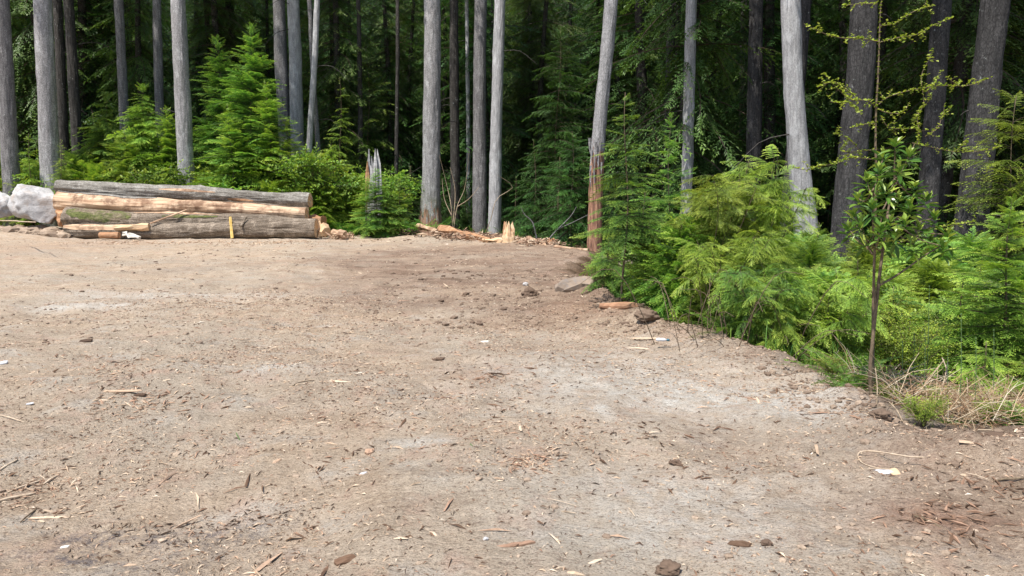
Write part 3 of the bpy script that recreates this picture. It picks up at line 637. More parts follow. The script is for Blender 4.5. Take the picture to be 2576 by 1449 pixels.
wood_piece('rotten_block', at(150, 535, 30.4), at(172, 560, 29.8), .3, 'orange_wood', 'reddish wood chunk between the boulder and the stack', 'wood block', 9, .4, 11)

def boulder(px0, py0, px1, py1, Y, name, label, seed, cuts):
    a = at(px0, py1, Y); b = at(px1, py0, Y); c = (a + b) / 2; rx, rz = (b[0] - a[0]) / 2, (b[2] - a[2]) / 2
    V, T = lump_proto(seed, 5, 1.0, .2, 1.1)
    rg = np.random.default_rng(seed)
    for q in range(cuts):
        n = rg.normal(0, 1, 3); n /= np.linalg.norm(n); d = rg.uniform(.55, .82); o = V @ n - d; V = V - np.maximum(o, 0)[:, None] * n * .93
    V = V / np.abs(V).max(0); V += V * (.035 * fbm(V[:, 0] * 4, V[:, 1] * 4, V[:, 2] * 4, o=4, s=seed + 5))[:, None]
    V = V * np.array([rx, rx * .85, rz]); o = mesh_obj(name, V, T, M['rock'], smooth=True); o.location = tuple(float(q) for q in c); return tag(o, label, 'boulder')
boulder(38, 463, 149, 571, 30.2, 'boulder', 'large whitish boulder beside the left end of the log stack', 3, 11)
boulder(-75, 478, 44, 562, 30.8, 'boulder', 'grey boulder cut off by the left picture edge', 8, 9)
stone(50, 545, .3, .3, .22, 'rock', 'stone', 'small stone wedged between the two boulders', 'stone', 21, 3)

def snag(name, px, ptop, pbase, wpx, Y, label, mat, n=7, seed=1, side=None):
    rg = np.random.default_rng(seed); b = at(px, pbase, Y); tp = at(px, ptop, Y); b[2] = H(b[0], Y); h = tp[2] - b[2]; r = wpx / 2 / FPX * Y
    t = thing(name, b, label, 'stump')
    V, T = tube(np.array([(0, 0, -.3), (0, 0, 0), (0, 0, h * .25), (0, 0, h * .5)]), [r * 1.25, r * 1.1, r, r * .85], 18, True, lambda th, i: .12 * r * np.sin(th * 5 + i) + rg.normal(0, .04 * r, th.shape))
    mesh_obj('stump_wood', V, T, M[mat], t)
    for k in range(n):
        th = 2 * np.pi * k / n + rg.uniform(-.2, .2); q = np.array([math.cos(th), math.sin(th) * .8, 0]) * r * .62; hh = h * rg.uniform(.55, 1.0) if k % 3 else h
        P = np.array([q + (0, 0, h * .1), q * 1.0 + (0, 0, hh * .6), q * 1.02 + (0, 0, hh * .82), q * rg.uniform(.8, 1.15) + (rg.uniform(-.03, .03), 0, hh)])
        V, T = tube(P, [r * .42, r * .36, r * .24, r * .03], 5, True, lambda th_, i: rg.normal(0, .05 * r, th_.shape))
        mesh_obj('splinter', V, T, M[side if side and k % 3 == 1 else mat], t)
    return t
snag('broken_snag', 940, 374, 470, 44, 33.0, 'jagged grey broken snag rising behind the young hemlock', 'grey_wood', 7, 3, 'orange_wood')
snag('splintered_stump', 1280, 556, 612, 30, 25.8, 'splintered orange stump at the far rim of the lot', 'fresh', 8, 4, 'orange_wood')
snag('rotten_stump', 1386, 598, 620, 22, 25.2, 'small dark red rotten stump right of the splintered one', 'orange_wood', 5, 5)
wood_piece('fallen_log', at(1105, 575, 31), at(1235, 606, 26.6), .13, 'orange_wood', 'peeled root log running from the big centre tree to the rim', 'log', 10, .6, 21)
wood_piece('fallen_log', at(1215, 603, 26.6), at(1265, 606, 26.3), .08, 'fresh', 'pale broken pole left of the splintered stump', 'log', 8, .7, 22)
wood_piece('fallen_log', at(1330, 602, 26.2), at(1372, 620, 24.6), .10, 'peeled', 'short pale log right of the splintered stump', 'log', 9, .6, 23)
wood_piece('fallen_log', at(1052, 568, 33), at(1110, 585, 31), .13, 'peeled', 'pale peeled slab below the big centre tree', 'log', 5, .3, 24)
wood_piece('fallen_log', at(1395, 621, 24), at(1480, 630, 23), .05, 'peeled', 'pale branch on the rim left of the red-footed tree', 'branch', 7, .3, 25)
wood_piece('fallen_log', at(790, 523, 35), at(990, 528, 35), .10, 'grey_wood', 'thin grey fallen pole behind the log stack', 'log', 8, .1, 26)

# ------------------------------------------------------------------ foliage pieces
def twig_leaflets(g, p0, p1, up, sp, ll, lw, rg, t0, t1, fwd=.9, droop=0.0):
    """feathered twig: narrow leaflets to both sides of p0-p1"""
    d = p1 - p0; L = np.linalg.norm(d); d = d / L; s = np.cross(up, d); s /= np.linalg.norm(s) + 1e-9
    n = max(3, int(L / sp)); u = (np.arange(n) + .5) / n; V = []; A = []
    for sg in (1, -1):
        pos = p0 + d * (u * L)[:, None] - np.array([0, 0, 1]) * (droop * u * u * L)[:, None]
        le = ll * (1.05 - .55 * u) * rg.uniform(.75, 1.2, n)
        dirv = d * fwd + s * sg; dirv /= np.linalg.norm(dirv); tip = pos + dirv * le[:, None] + rg.normal(0, ll * .12, (n, 3)) - np.array([0, 0, ll * .12])
        a = pos - d * lw * .5; b = pos + d * lw * .5
        V.append(np.stack([a, b, tip], 1).reshape(-1, 3)); A.append(np.repeat(t0 + (t1 - t0) * u, 3))
    V = np.vstack(V); g.add(V, np.arange(len(V)).reshape(-1, 3), np.concatenate(A))
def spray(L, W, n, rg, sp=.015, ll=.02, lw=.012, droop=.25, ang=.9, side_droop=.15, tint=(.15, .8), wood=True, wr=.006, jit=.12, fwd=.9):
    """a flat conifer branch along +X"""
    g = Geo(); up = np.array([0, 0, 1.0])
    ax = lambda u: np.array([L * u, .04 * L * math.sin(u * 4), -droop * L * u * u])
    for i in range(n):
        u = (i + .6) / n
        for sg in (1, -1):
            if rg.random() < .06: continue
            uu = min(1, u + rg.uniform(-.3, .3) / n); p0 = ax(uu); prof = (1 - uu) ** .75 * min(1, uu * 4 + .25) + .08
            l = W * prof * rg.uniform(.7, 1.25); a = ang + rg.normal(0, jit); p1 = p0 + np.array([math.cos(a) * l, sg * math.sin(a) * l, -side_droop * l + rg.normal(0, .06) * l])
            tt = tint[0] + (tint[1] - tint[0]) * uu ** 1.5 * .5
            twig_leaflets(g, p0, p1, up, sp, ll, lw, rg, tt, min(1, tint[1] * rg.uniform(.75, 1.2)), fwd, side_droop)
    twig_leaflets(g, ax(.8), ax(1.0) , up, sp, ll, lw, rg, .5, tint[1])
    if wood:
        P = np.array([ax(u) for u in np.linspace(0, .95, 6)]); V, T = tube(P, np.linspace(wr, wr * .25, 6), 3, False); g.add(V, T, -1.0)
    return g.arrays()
def leaf_piece(l, w_, rg, fold=.25):
    V = np.array([(0, 0, 0), (l * .3, w_ * .5, fold * w_), (l * .3, -w_ * .5, fold * w_), (l * .7, w_ * .42, fold * w_ - l * .05), (l * .7, -w_ * .42, fold * w_ - l * .05), (l, 0, -l * .1), (l * .35, 0, 0), (l * .72, 0, -l * .04)])
    T = np.array([(0, 6, 1), (0, 2, 6), (6, 3, 1), (6, 7, 3), (6, 2, 4), (6, 4, 7), (7, 5, 3), (7, 4, 5)]); return V, T
def leafy_twig(L, n, ll, lw, rg, tint=(.2, .9), spread=.9, wr=.003, up_el=.2, whorl=False):
    g = Geo(); P = smooth_path([(0, 0, 0), (L * .5, rg.normal(0, .08) * L, rg.normal(0, .05) * L), (L, rg.normal(0, .12) * L, rg.normal(0, .1) * L - .05 * L)], 6)
    V, T = tube(P, np.linspace(wr, wr * .4, 6), 3, False); g.add(V, T, -1.0)
    for i in range(n):
        u = (i + .5) / n; p = P[min(5, int(u * 5.99))] * 1.0; p = P[0] + (P[-1] - P[0]) * u + (p - (P[0] + (P[-1] - P[0]) * min(5, int(u * 5.99)) / 5))
        sg = 1 if i % 2 else -1; az = sg * spread * rg.uniform(.7, 1.2); l = ll * rg.uniform(.6, 1.2)
        V, T = leaf_piece(l, lw * l / ll, rg); m = rot(az, rg.normal(up_el, .3), rg.normal(0, .45)).reshape(3, 3)
        g.add(V @ m.T + p, T, float(np.clip(tint[0] + (tint[1] - tint[0]) * u * rg.uniform(.5, 1.3), 0, 1)))
    V, T = leaf_piece(ll, lw, rg); g.add(V @ rot(0, .2).reshape(3, 3).T + P[-1], T, tint[1])
    return g.arrays()
R2 = np.random.default_rng(99)
NEAR_H = [spray(1, .38, 18, R2, sp=.03, ll=.05, lw=.024, droop=R2.uniform(.1, .35), tint=(.05, .9), wr=.008) for _ in range(6)]
NEAR_C = [spray(1, .42, 16, R2, sp=.032, ll=.065, lw=.028, droop=R2.uniform(.25, .6), ang=.75, side_droop=.4, tint=(.1, .95), wr=.008, fwd=1.3, jit=.25) for _ in range(6)]
FAR_H = [spray(1, .33, 14, R2, sp=.03, ll=.045, lw=.024, droop=R2.uniform(.1, .4), tint=(.0, .8), wr=.008, jit=.2) for _ in range(6)]
FAR_C = [spray(1, .34, 14, R2, sp=.032, ll=.055, lw=.026, droop=R2.uniform(.2, .5), ang=.8, side_droop=.35, tint=(.1, .9), wr=.009, fwd=1.4, jit=.3) for _ in range(6)]
LEAFY = [leafy_twig(.34, 11, .055, .034, R2) for _ in range(6)]
SMALL = [leafy_twig(.30, 16, .028, .017, R2) for _ in range(6)]
FROND = [spray(1, .17, 22, R2, sp=.022, ll=.028, lw=.018, droop=R2.uniform(.35, .7), ang=1.25, side_droop=.1, tint=(.2, .8), wr=.005, jit=.05, fwd=.5) for _ in range(4)]

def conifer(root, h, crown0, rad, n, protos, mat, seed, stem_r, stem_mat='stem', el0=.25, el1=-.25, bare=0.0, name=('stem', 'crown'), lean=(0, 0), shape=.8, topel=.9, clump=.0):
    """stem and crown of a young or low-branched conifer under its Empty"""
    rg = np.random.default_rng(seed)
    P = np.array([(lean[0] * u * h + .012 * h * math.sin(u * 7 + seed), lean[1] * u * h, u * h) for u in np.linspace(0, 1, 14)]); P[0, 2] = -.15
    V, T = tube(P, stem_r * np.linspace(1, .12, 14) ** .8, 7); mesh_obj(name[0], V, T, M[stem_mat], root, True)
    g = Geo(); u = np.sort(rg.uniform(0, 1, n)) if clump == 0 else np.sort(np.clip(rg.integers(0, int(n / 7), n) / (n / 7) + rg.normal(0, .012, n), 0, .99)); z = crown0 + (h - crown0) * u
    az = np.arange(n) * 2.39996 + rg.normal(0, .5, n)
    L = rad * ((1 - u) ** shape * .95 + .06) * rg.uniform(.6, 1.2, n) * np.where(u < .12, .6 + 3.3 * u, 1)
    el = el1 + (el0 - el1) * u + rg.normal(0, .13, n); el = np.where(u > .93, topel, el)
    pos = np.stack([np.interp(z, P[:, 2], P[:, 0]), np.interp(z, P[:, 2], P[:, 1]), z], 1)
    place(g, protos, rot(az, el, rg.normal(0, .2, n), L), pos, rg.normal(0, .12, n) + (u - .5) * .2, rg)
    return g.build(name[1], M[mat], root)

# ------------------------------------------------------------------ big trunks of the front rows
def crown_far(seed, h=9, rad=3.4, n=95, protos=FAR_H):
    g = Geo(); rg = np.random.default_rng(seed); u = rg.uniform(0, 1, n); L = rad * ((1 - u) ** .7 + .1) * rg.uniform(.6, 1.15, n)
    place(g, protos, rot(rg.uniform(0, 6.3, n), -.35 + .7 * u + rg.normal(0, .15, n), rg.normal(0, .2, n), L), np.stack([0 * u, 0 * u, h * u], 1), rg.normal(0, .1, n), rg)
    return g.build('crown', M['forest'])
CROWN = [crown_far(500 + q) for q in range(3)]
for c in CROWN: c.parent = None
used_crown = set()
def trunk(pts, Y, wpx, label, mat, seed, flare=.35, top=23.0, twist=0.0, w_top=None, name='tree', cat='tree', crown=True, stubs=5, ridge=.022, taper=.011, fz=1.1, splits=0.0):
    P = [at(px, py, Y) for px, py in pts]; P.sort(key=lambda p: p[2])
    lo, hi = P[0], P[-1]; d = (hi - lo) / (hi[2] - lo[2]); zb = H(lo[0], Y) - .15
    base = lo - d * (lo[2] - zb) * .7; base[2] = zb; topp = hi + d * (top - hi[2]) * .6; topp[2] = top
    path = [base] + P + [topp]; zs = np.array([p[2] for p in path]); xs = np.array([p[0] for p in path])
    n = 190; z = np.concatenate([np.linspace(zb, zb + 13.5, 165), np.linspace(zb + 13.8, top, 25)])
    sm_x = np.interp(z, zs, xs); ker = np.hanning(43); ker /= ker.sum(); sx = np.convolve(np.pad(sm_x, 21, 'edge'), ker, 'valid')
    rg = np.random.default_rng(seed); sx = sx + .012 * np.sin(z * .5 + seed) + .003 * np.sin(z * 2.3 + seed * 2)
    r0 = wpx / 2 / FPX * Y; hh = z - zb; r = r0 * (1.04 - taper * hh * 1.4).clip(.12); r = r * (1 + flare * np.exp(-hh / fz))
    if w_top: r = r * np.interp(hh, [0, 10.5, 24], [1, w_top / wpx / .88, .5])
    m = 64; C = np.stack([sx, np.full(len(z), Y), z], 1) - np.array([sx[0], Y, zb + .15])
    th = np.linspace(0, 2 * np.pi, m, endpoint=False)[None] + twist * hh[:, None]; zz = hh[:, None] * np.ones((1, m))
    k1, k2 = np.cos(th), np.sin(th)
    dd = .022 * fbm(k1 * 1.3 + seed, k2 * 1.3, zz * .35, o=2, s=seed) * r0 / .35 + ridge * (np.abs(fbm(k1 * r0 * 22, k2 * r0 * 22, zz * 1.3, o=3, s=seed + 3)) - .35)
    dd = dd + flare * .28 * r0 * np.exp(-hh / (fz * .9))[:, None] * np.sin(th * 5 + seed + .6 * np.sin(th * 2)) * 1.0
    if splits: dd = dd - splits * r0 * np.exp(-((np.mod(th - 4.4 + .1 * np.sin(hh[:, None]), 2 * np.pi) - .0) / .16) ** 2) * np.exp(-hh / 4.0)[:, None]
    rr = r[:, None] + dd; V = np.stack([C[:, 0:1] + k1 * rr, C[:, 1:2] + k2 * rr, C[:, 2:3] + 0 * rr], -1).reshape(-1, 3)
    nn = len(z); i = np.arange(nn - 1)[:, None] * m; j = np.arange(m)[None]; j2 = (j + 1) % m
    T = np.stack([(i + j).ravel(), (i + j2).ravel(), (i + m + j2).ravel(), (i + m + j).ravel()], 1)
    t = thing(name, (sx[0], Y, zb + .15), label, cat); mesh_obj('trunk', V, T, M[mat], t, True)
    if stubs:                                    # dead side branches
        for q in range(stubs):
            zq = rg.uniform(2.2, 13); a = rg.uniform(-1.2, 4.3); ix = int(np.argmin(np.abs(hh - zq))); L = (rg.gamma(2, .6) + .15) if q % 2 else rg.uniform(.08, .22)
            o = C[ix] + np.array([math.cos(a), math.sin(a), 0]) * r[ix] * .9; dr = np.array([math.cos(a), math.sin(a) * .8, rg.uniform(-.5, .25)])
            Q_ = np.array([o, o + dr * L * .5 + (0, 0, .05 * L), o + dr * L - (0, 0, .25 * L)]); Vq, Tq = tube(smooth_path(Q_, 7), np.linspace(.022, .006, 7), 4)
            mesh_obj('dead_branch', Vq, Tq, M['shade_bark'], t)
    if crown:
        k_ = seed % 3; c = CROWN[k_] if k_ not in used_crown else CROWN[k_].copy()
        if k_ in used_crown: COL.objects.link(c)
        used_crown.add(k_); c.parent = t; ct = C[np.argmin(np.abs(z - 16.8))]; c.location = (float(ct[0]), 0, float(ct[2])); c.rotation_euler = (0, 0, seed * 1.3)
    return t
TR = [
 ([(3, 0), (24, 370)], 33, 38, 'leftmost grey trunk, cut by the left picture edge', 'grey_bark', dict(stubs=5)),
 ([(107, 0), (126, 410)], 33, 43, 'thick pale trunk second from the left edge, behind the boulders', 'pale_bark', dict(stubs=2)),
 ([(144, 0), (156, 250)], 38.5, 23, 'dark shaded trunk just right of the thick pale one at far left', 'shade_bark', dict(stubs=6)),
 ([(172, 0), (190, 300)], 37.5, 25, 'brown-grey trunk with dead twigs, third from the pale one at far left', 'shade_bark', dict(stubs=12)),
 ([(299, 0), (310, 250)], 38.5, 23, 'slim grey knotty trunk above the left hemlock thicket', 'grey_bark', dict(stubs=10, flare=.1)),
 ([(395, 0), (400, 230)], 39.5, 22, 'slim greenish-grey trunk left of the thick pale one over the log stack', 'grey_bark', dict(stubs=10, flare=.1)),
 ([(448, 0), (458, 200), (468, 430)], 34, 38, 'thick pale trunk rising straight behind the log stack', 'pale_bark', dict(stubs=3)),
 ([(701, 0), (704, 100), (718, 330)], 40, 33, 'brown-grey trunk, left one of the close pair behind the tall hemlock', 'grey_bark', dict(flare=.25)),
 ([(737, 0), (742, 150), (748, 340)], 39.4, 33, 'barkless split trunk, right one of the close pair behind the tall hemlock', 'bare_wood', dict(splits=.3)),
 ([(798, 0), (791, 160), (779, 345)], 37, 15, 'thin pale leaning stem, left of the two crossing ones', 'bare_wood', dict(flare=.1, crown=False, top=15)),
 ([(781, 40), (787, 200), (799, 355)], 37.5, 12, 'thin darker stem crossing behind the pale leaning one', 'grey_bark', dict(flare=.1, crown=False, top=15)),
 ([(1088, 0), (1086, 250), (1083, 540)], 35.2, 44, 'big pale fluted tree with flared mossy foot at the centre-left rim', 'root_bark', dict(flare=.42, fz=1.0, ridge=.03)),
 ([(1143, 60), (1144, 480)], 38, 24, 'narrow dark speckled trunk right of the big flared tree', 'shade_bark', dict(stubs=8, flare=.1)),
 ([(1208, 0), (1206, 560)], 36, 34, 'dark grey straight trunk left of the smooth white one', 'grey_bark', dict(flare=.12)),
 ([(1257, 0), (1250, 290), (1243, 580)], 33.6, 29, 'smooth whitish barkless trunk in the middle of the picture', 'bare_wood', dict(flare=.22, stubs=2, crown=False, top=16, w_top=26)),
 ([(1538, 0), (1520, 200), (1502, 390), (1496, 600)], 24.0, 33, 'pale tree with red torn foot at the right end of the far rim', 'torn_bark', dict(flare=.25, fz=.8, w_top=30)),
 ([(1689, 0), (1678, 500)], 31, 23, 'dark thin trunk, left one of the pair behind the young hemlock', 'dark_bark', dict(flare=.1)),
 ([(1706, 0), (1694, 520)], 32, 15, 'dark thinner trunk touching the one left of the white trunk', 'shade_bark', dict(flare=.1)),
 ([(1740, 0), (1733, 250), (1726, 530)], 27, 28, 'slim whitish trunk right of the young hemlock tip', 'bare_wood', dict(flare=.15, stubs=2, crown=False, top=17)),
 ([(1903, 0), (1895, 460)], 27, 37, 'dark straight trunk between the slim whitish and the thick pale ones', 'dark_bark', dict(flare=.1)),
 ([(1988, 0), (1999, 250), (2014, 450), (2034, 640)], 21.5, 50, 'thick pale leaning tree with fluted foot at the right', 'bare_wood', dict(flare=.6, fz=1.3, ridge=.02, w_top=44, splits=.2)),
 ([(2026, 0), (2012, 200), (1984, 480)], 25, 30, 'dark leaning trunk crossing behind the thick pale tree', 'dark_bark', dict(flare=.2)),
 ([(2173, 0), (2160, 250), (2132, 540)], 18.5, 67, 'stout dark grey trunk behind the glossy sapling', 'dark_bark', dict(flare=.15, ridge=.03, w_top=58)),
 ([(2368, 0), (2352, 260), (2335, 500)], 21.5, 46, 'dark trunk just right of the glossy sapling', 'dark_bark', dict(flare=.15, w_top=41)),
 ([(2505, 0), (2473, 260), (2442, 560)], 17.5, 74, 'stout blackish leaning trunk nearest the right edge', 'dark_bark', dict(flare=.12, ridge=.03, w_top=52)),
 ([(2300, 150), (2296, 420)], 32, 20, 'thin shaded trunk between the glossy sapling and the dark trunk', 'shade_bark', dict(flare=.1)),
 ([(1870, 60), (1868, 420)], 40, 17, 'thin black trunk in deep shade left of the dark straight one', 'shade_bark', dict(flare=.1)),
 ([(1000, 120), (998, 400)], 40.5, 10, 'thin dead pole deep in the wood left of the flared tree', 'shade_bark', dict(flare=.1, crown=False, top=13)),
 ([(905, 200), (907, 400)], 41, 12, 'thin shaded pole deep behind the broken snag', 'shade_bark', dict(flare=.1, crown=False, top=12)),
 ([(1176, 180), (1178, 420)], 41, 10, 'thin pale pole between the speckled and the grey trunks', 'bare_wood', dict(flare=.1, crown=False, top=12)),
]
for q, (pts, Y_, w_, lab, mt, kw) in enumerate(TR): trunk(pts, Y_, w_, lab, mt, q + 1, name='dead_tree' if kw.get('crown') is False else 'conifer_tree', cat='dead tree' if kw.get('crown') is False else 'tree', **kw)

tt = bpy.data.objects['conifer_tree.013'] if 0 else [o for o in bpy.data.objects if o.get('label', '').startswith('pale tree with red torn')][0]
rg = np.random.default_rng(17)
for q in range(11):
    px = 1500 + rg.uniform(-17, 16); py = 385 + rg.uniform(-55, 40); a = at(px, py, 23.72) - np.array(tt.location); L = rg.uniform(.2, .7); w_ = rg.uniform(.02, .06); b_ = a + np.array([rg.uniform(-.05, .05), -rg.uniform(.02, .10), -L])
    s_ = np.array([w_, 0, 0]); m_ = (a + b_) / 2 + np.array([0, .02, 0]); V = np.array([a - s_, a + s_, m_ - s_ * .9, m_ + s_ * .8, b_ - s_ * .2, b_ + s_ * .1]); V = np.vstack([V, V + np.array([0, .02, 0])])
    mesh_obj('bark_flap', V, np.array([(0, 1, 3), (0, 3, 2), (2, 3, 5), (2, 5, 4), (7, 6, 9), (9, 6, 8), (9, 8, 11), (11, 8, 10), (0, 2, 8), (0, 8, 6), (2, 4, 10), (2, 10, 8), (1, 7, 9), (1, 9, 3), (3, 9, 11), (3, 11, 5)]), M['grey_bark'], tt)

# ------------------------------------------------------------------ low-branched conifers in the shade behind
def deep_tree(seed, cedar, h=24):
    rg = np.random.default_rng(seed)
    t = thing('forest_conifer', (0, 0, 0), 'dark green conifer standing deep in the shade behind the front row of trunks', 'tree', 'shaded conifers behind the front trunks')
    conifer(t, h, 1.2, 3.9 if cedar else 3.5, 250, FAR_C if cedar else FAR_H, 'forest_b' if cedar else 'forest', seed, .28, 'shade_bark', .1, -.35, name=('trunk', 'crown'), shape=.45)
    return t
deep = [deep_tree(700 + q, q % 2 == 1, 22 + 2 * q) for q in range(4)]
spots = []
rg = np.random.default_rng(4)
for Yr, dx in ((43.2, 3.0), (47, 4.0), (50, 5.0), (57, 6.0), (66, 7.0), (77, 8.0)):
    x = -.86 * Yr - 6
    while x < .86 * Yr + 6: spots.append((x + rg.uniform(-1.3, 1.3), Yr + rg.uniform(-1.8, 1.8))); x += dx
for Yr, dx in ((30, 4.4), (34.5, 4.0)):
    x = 6.5
    while x < 42: spots.append((x + rg.uniform(-1., 1.), Yr + rg.uniform(-1.2, 1.2))); x += dx
for q, (x, y) in enumerate([(14, 24), (19, 23), (22.5, 19), (26, 24), (17.5, 27), (22, 14), (27, 10)]): spots.append((x, y))
for q, (x, y) in enumerate(spots):
    s = rg.uniform(.75, 1.15); o = deep[q] if q < 4 else copy_thing(deep[q % 4], (0, 0, 0))
    o.location = (x, y, H(x, y) - .1); o.rotation_euler = (0, 0, rg.uniform(0, 6.3)); o.scale = (s, s, s * rg.uniform(.9, 1.1))
print('deep trees', len(spots))

# ------------------------------------------------------------------ young conifers one can point at
def young(px, ptop, Y, rad, n, protos, mat, seed, label, name='hemlock_sapling', cat='sapling', crown0=.1, lean=0.0, el0=.5, el1=-.1, shape=.8, sr=.022, pbase=None, clump=0, smat='stem'):
    x = at(px, ptop, Y)[0]; z = H(x, Y); h = at(px, ptop, Y)[2] - z
    if pbase: x = gp(*pbase)[0]; z = H(x, Y); lean = (at(px, ptop, Y)[0] - x) / h
    t = thing(name, (x, Y, z), label, cat)
    conifer(t, h, crown0 * h, rad, n, protos, mat, seed, sr, smat, el0, el1, lean=(lean, 0), shape=shape, clump=clump); return t
Yg = [
 (625, 62, 34.5, 3.0, 190, NEAR_H, 'hemlock', 'tallest bright young hemlock behind the log stack', {}),
 (545, 95, 36.5, 2.4, 150, NEAR_H, 'hemlock', 'dark-tipped young hemlock left of the tallest one', dict(shape=.6)),
 (670, 200, 33.6, 2.2, 130, NEAR_H, 'hemlock_yellow', 'broad young hemlock at the right foot of the tallest one', {}),
 (575, 260, 33.2, 2.0, 120, NEAR_H, 'hemlock_yellow', 'half-height hemlock in front of the tallest one', {}),
 (360, 215, 35.2, 3.2, 170, NEAR_H, 'hemlock_yellow', 'wide drooping hemlock behind the left part of the log stack', dict(el1=-.35, el0=0)),
 (265, 235, 35.0, 2.9, 150, NEAR_H, 'hemlock', 'drooping hemlock left of the wide one, near the pale trunk', dict(el1=-.3, el0=0)),
 (415, 270, 34.8, 2.2, 130, NEAR_H, 'hemlock_yellow', 'low hemlock between the wide drooping one and the pale trunk', {}),
 (310, 320, 33.8, 2.0, 110, NEAR_H, 'hemlock_yellow', 'low dense hemlock in front of the wide drooping one', {}),
 (720, 300, 33.8, 1.9, 110, NEAR_H, 'hemlock_yellow', 'yellow-green young hemlock over the right part of the logs', {}),
 (835, 360, 33.6, 1.7, 110, NEAR_C, 'hemlock_yellow', 'bright yellow-green bush left of the broken snag', {}),
 (775, 375, 32.9, 1.5, 90, NEAR_H, 'hemlock_yellow', 'green bush just above the right end of the logs', {}),
 (70, 335, 32.6, 1.0, 70, NEAR_C, 'hemlock_yellow', 'small slender sapling between the two left trunks', {}),
 (150, 350, 32.2, .9, 70, NEAR_C, 'cedar', 'yellowish feathery sapling hiding the foot of the thick pale trunk', {}),
 (852, 195, 36.0, 1.3, 34, NEAR_C, 'cedar', 'sparse yellow-green cedar sapling right of the crossing stems', dict(el1=-.1)),
 (920, 90, 41.5, 2.6, 90, FAR_C, 'hemlock', 'half-lit cedar standing behind the crossing stems', {}),
 (925, 445, 31.6, 1.1, 80, NEAR_H, 'hemlock_yellow', 'yellowish small hemlock at the left foot of the broken snag', {}),
 (968, 462, 31.4, 1.0, 70, NEAR_C, 'hemlock', 'low cedar clump at the right foot of the broken snag', {}),
 (945, 425, 31.3, 1.5, 90, NEAR_H, 'hemlock', 'small bluish-green hemlock in front of the broken snag', {}),
 (1005, 450, 31.6, 1.1, 60, NEAR_H, 'hemlock', 'small tilted hemlock right of the broken snag', {}),
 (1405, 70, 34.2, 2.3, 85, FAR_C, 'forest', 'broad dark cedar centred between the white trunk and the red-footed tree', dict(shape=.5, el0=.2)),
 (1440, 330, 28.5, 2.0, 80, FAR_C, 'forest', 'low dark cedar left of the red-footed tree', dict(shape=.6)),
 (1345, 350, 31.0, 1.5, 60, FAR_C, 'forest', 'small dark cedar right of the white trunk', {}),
 (1578, 232, 10.4, .95, 84, NEAR_H, 'hemlock', 'slender young hemlock with bare lower stem on the rim', dict(crown0=.24, pbase=(1573, 785), clump=1, el0=.35, el1=-.15, sr=.018)),
 (1690, 285, 14.0, 1.15, 80, NEAR_H, 'hemlock', 'second young hemlock, before the dark thin pair of trunks', dict(sr=.02)),
 (1620, 480, 12.2, 1.0, 80, NEAR_H, 'hemlock', 'bushy hemlock behind the slender one', {}),
 (1530, 600, 11.9, .62, 60, NEAR_H, 'hemlock', 'round low hemlock clump at the rim left of the slender one', dict(el0=.1, el1=-.4, shape=.5)),
 (1700, 545, 10.2, .75, 60, NEAR_C, 'hemlock', 'green bush at the foot of the second young hemlock', dict(el1=.1)),
 (2160, 650, 10.5, .9, 60, NEAR_C, 'hemlock_yellow', 'green bush behind the glossy sapling trunk', {}),
 (1960, 740, 7.9, .6, 55, NEAR_C, 'cedar', 'small cedar bush near the rim, below the arching one', {}),
 (2548, 500, 8.2, 1.15, 90, NEAR_H, 'hemlock_yellow', 'layered young hemlock at the right picture edge', {}),
 (2470, 640, 9.6, .9, 60, NEAR_H, 'hemlock', 'dark young hemlock left of the layered one', {}),
 (2420, 700, 8.6, .7, 45, NEAR_C, 'hemlock', 'small green bush below the stout blackish trunk', {}),
 (2480, 860, 6.6, .55, 50, NEAR_C, 'cedar', 'bright low cedar bush behind the dry bracken at the right', {}),
 (2585, 900, 6.0, .5, 45, NEAR_C, 'hemlock_yellow', 'yellow-green bush cut by the right picture edge', {}),
 (2250, 720, 10.0, .8, 50, NEAR_C, 'hemlock', 'low green bush right behind the glossy sapling', {}),
 (2560, 240, 16.0, 1.6, 70, FAR_C, 'cedar', 'light-catching cedar at the top right edge', dict(shape=.4)),
 (2060, 560, 13.5, .8, 50, NEAR_H, 'hemlock', 'small hemlock at the foot of the thick pale leaning tree', {}),
 (1755, 620, 9.4, .6, 45, NEAR_H, 'hemlock', 'low dark hemlock inside the thicket by the orange slab', {}),
]
for q, (px, pt, Y_, rad, n, pr, mt, lab, kw) in enumerate(Yg):
    nm = 'cedar_sapling' if ('cedar' in lab) else ('green_bush' if 'bush' in lab else 'hemlock_sapling')
    young(px, pt, Y_, rad, int(n * 1.5) if not kw.get('clump') else n, pr, mt, 900 + q, lab, name=nm, cat='bush' if 'bush' in lab else 'sapling', **kw)

# understory repeats deep in the wood
us = thing('understory_conifer', (0, 0, 0), 'small dim conifer among the shaded trunks', 'sapling', 'small dim conifers under the forest'); conifer(us, 3.4, .3, 1.5, 80, FAR_H, 'forest', 77, .04, el0=.3, el1=-.3)
pts_ = [(rg.uniform(-30, -5), rg.uniform(37, 42)) for _ in range(14)] + [(rg.uniform(-4, 9), rg.uniform(36.5, 42)) for _ in range(10)] + [(rg.uniform(8, 24), rg.uniform(22, 34)) for _ in range(18)] + [(rg.uniform(1.5, 7), rg.uniform(27.5, 34)) for _ in range(7)] + [(rg.uniform(-5.5, 0), rg.uniform(38, 43)) for _ in range(5)]
for q, (x, y) in enumerate(pts_):
    o = us if q == 0 else copy_thing(us, (0, 0, 0)); s = rg.uniform(.5, 1.25); o.location = (x, y, H(x, y)); o.rotation_euler = (0, 0, rg.uniform(0, 6)); o.scale = (s, s, s)

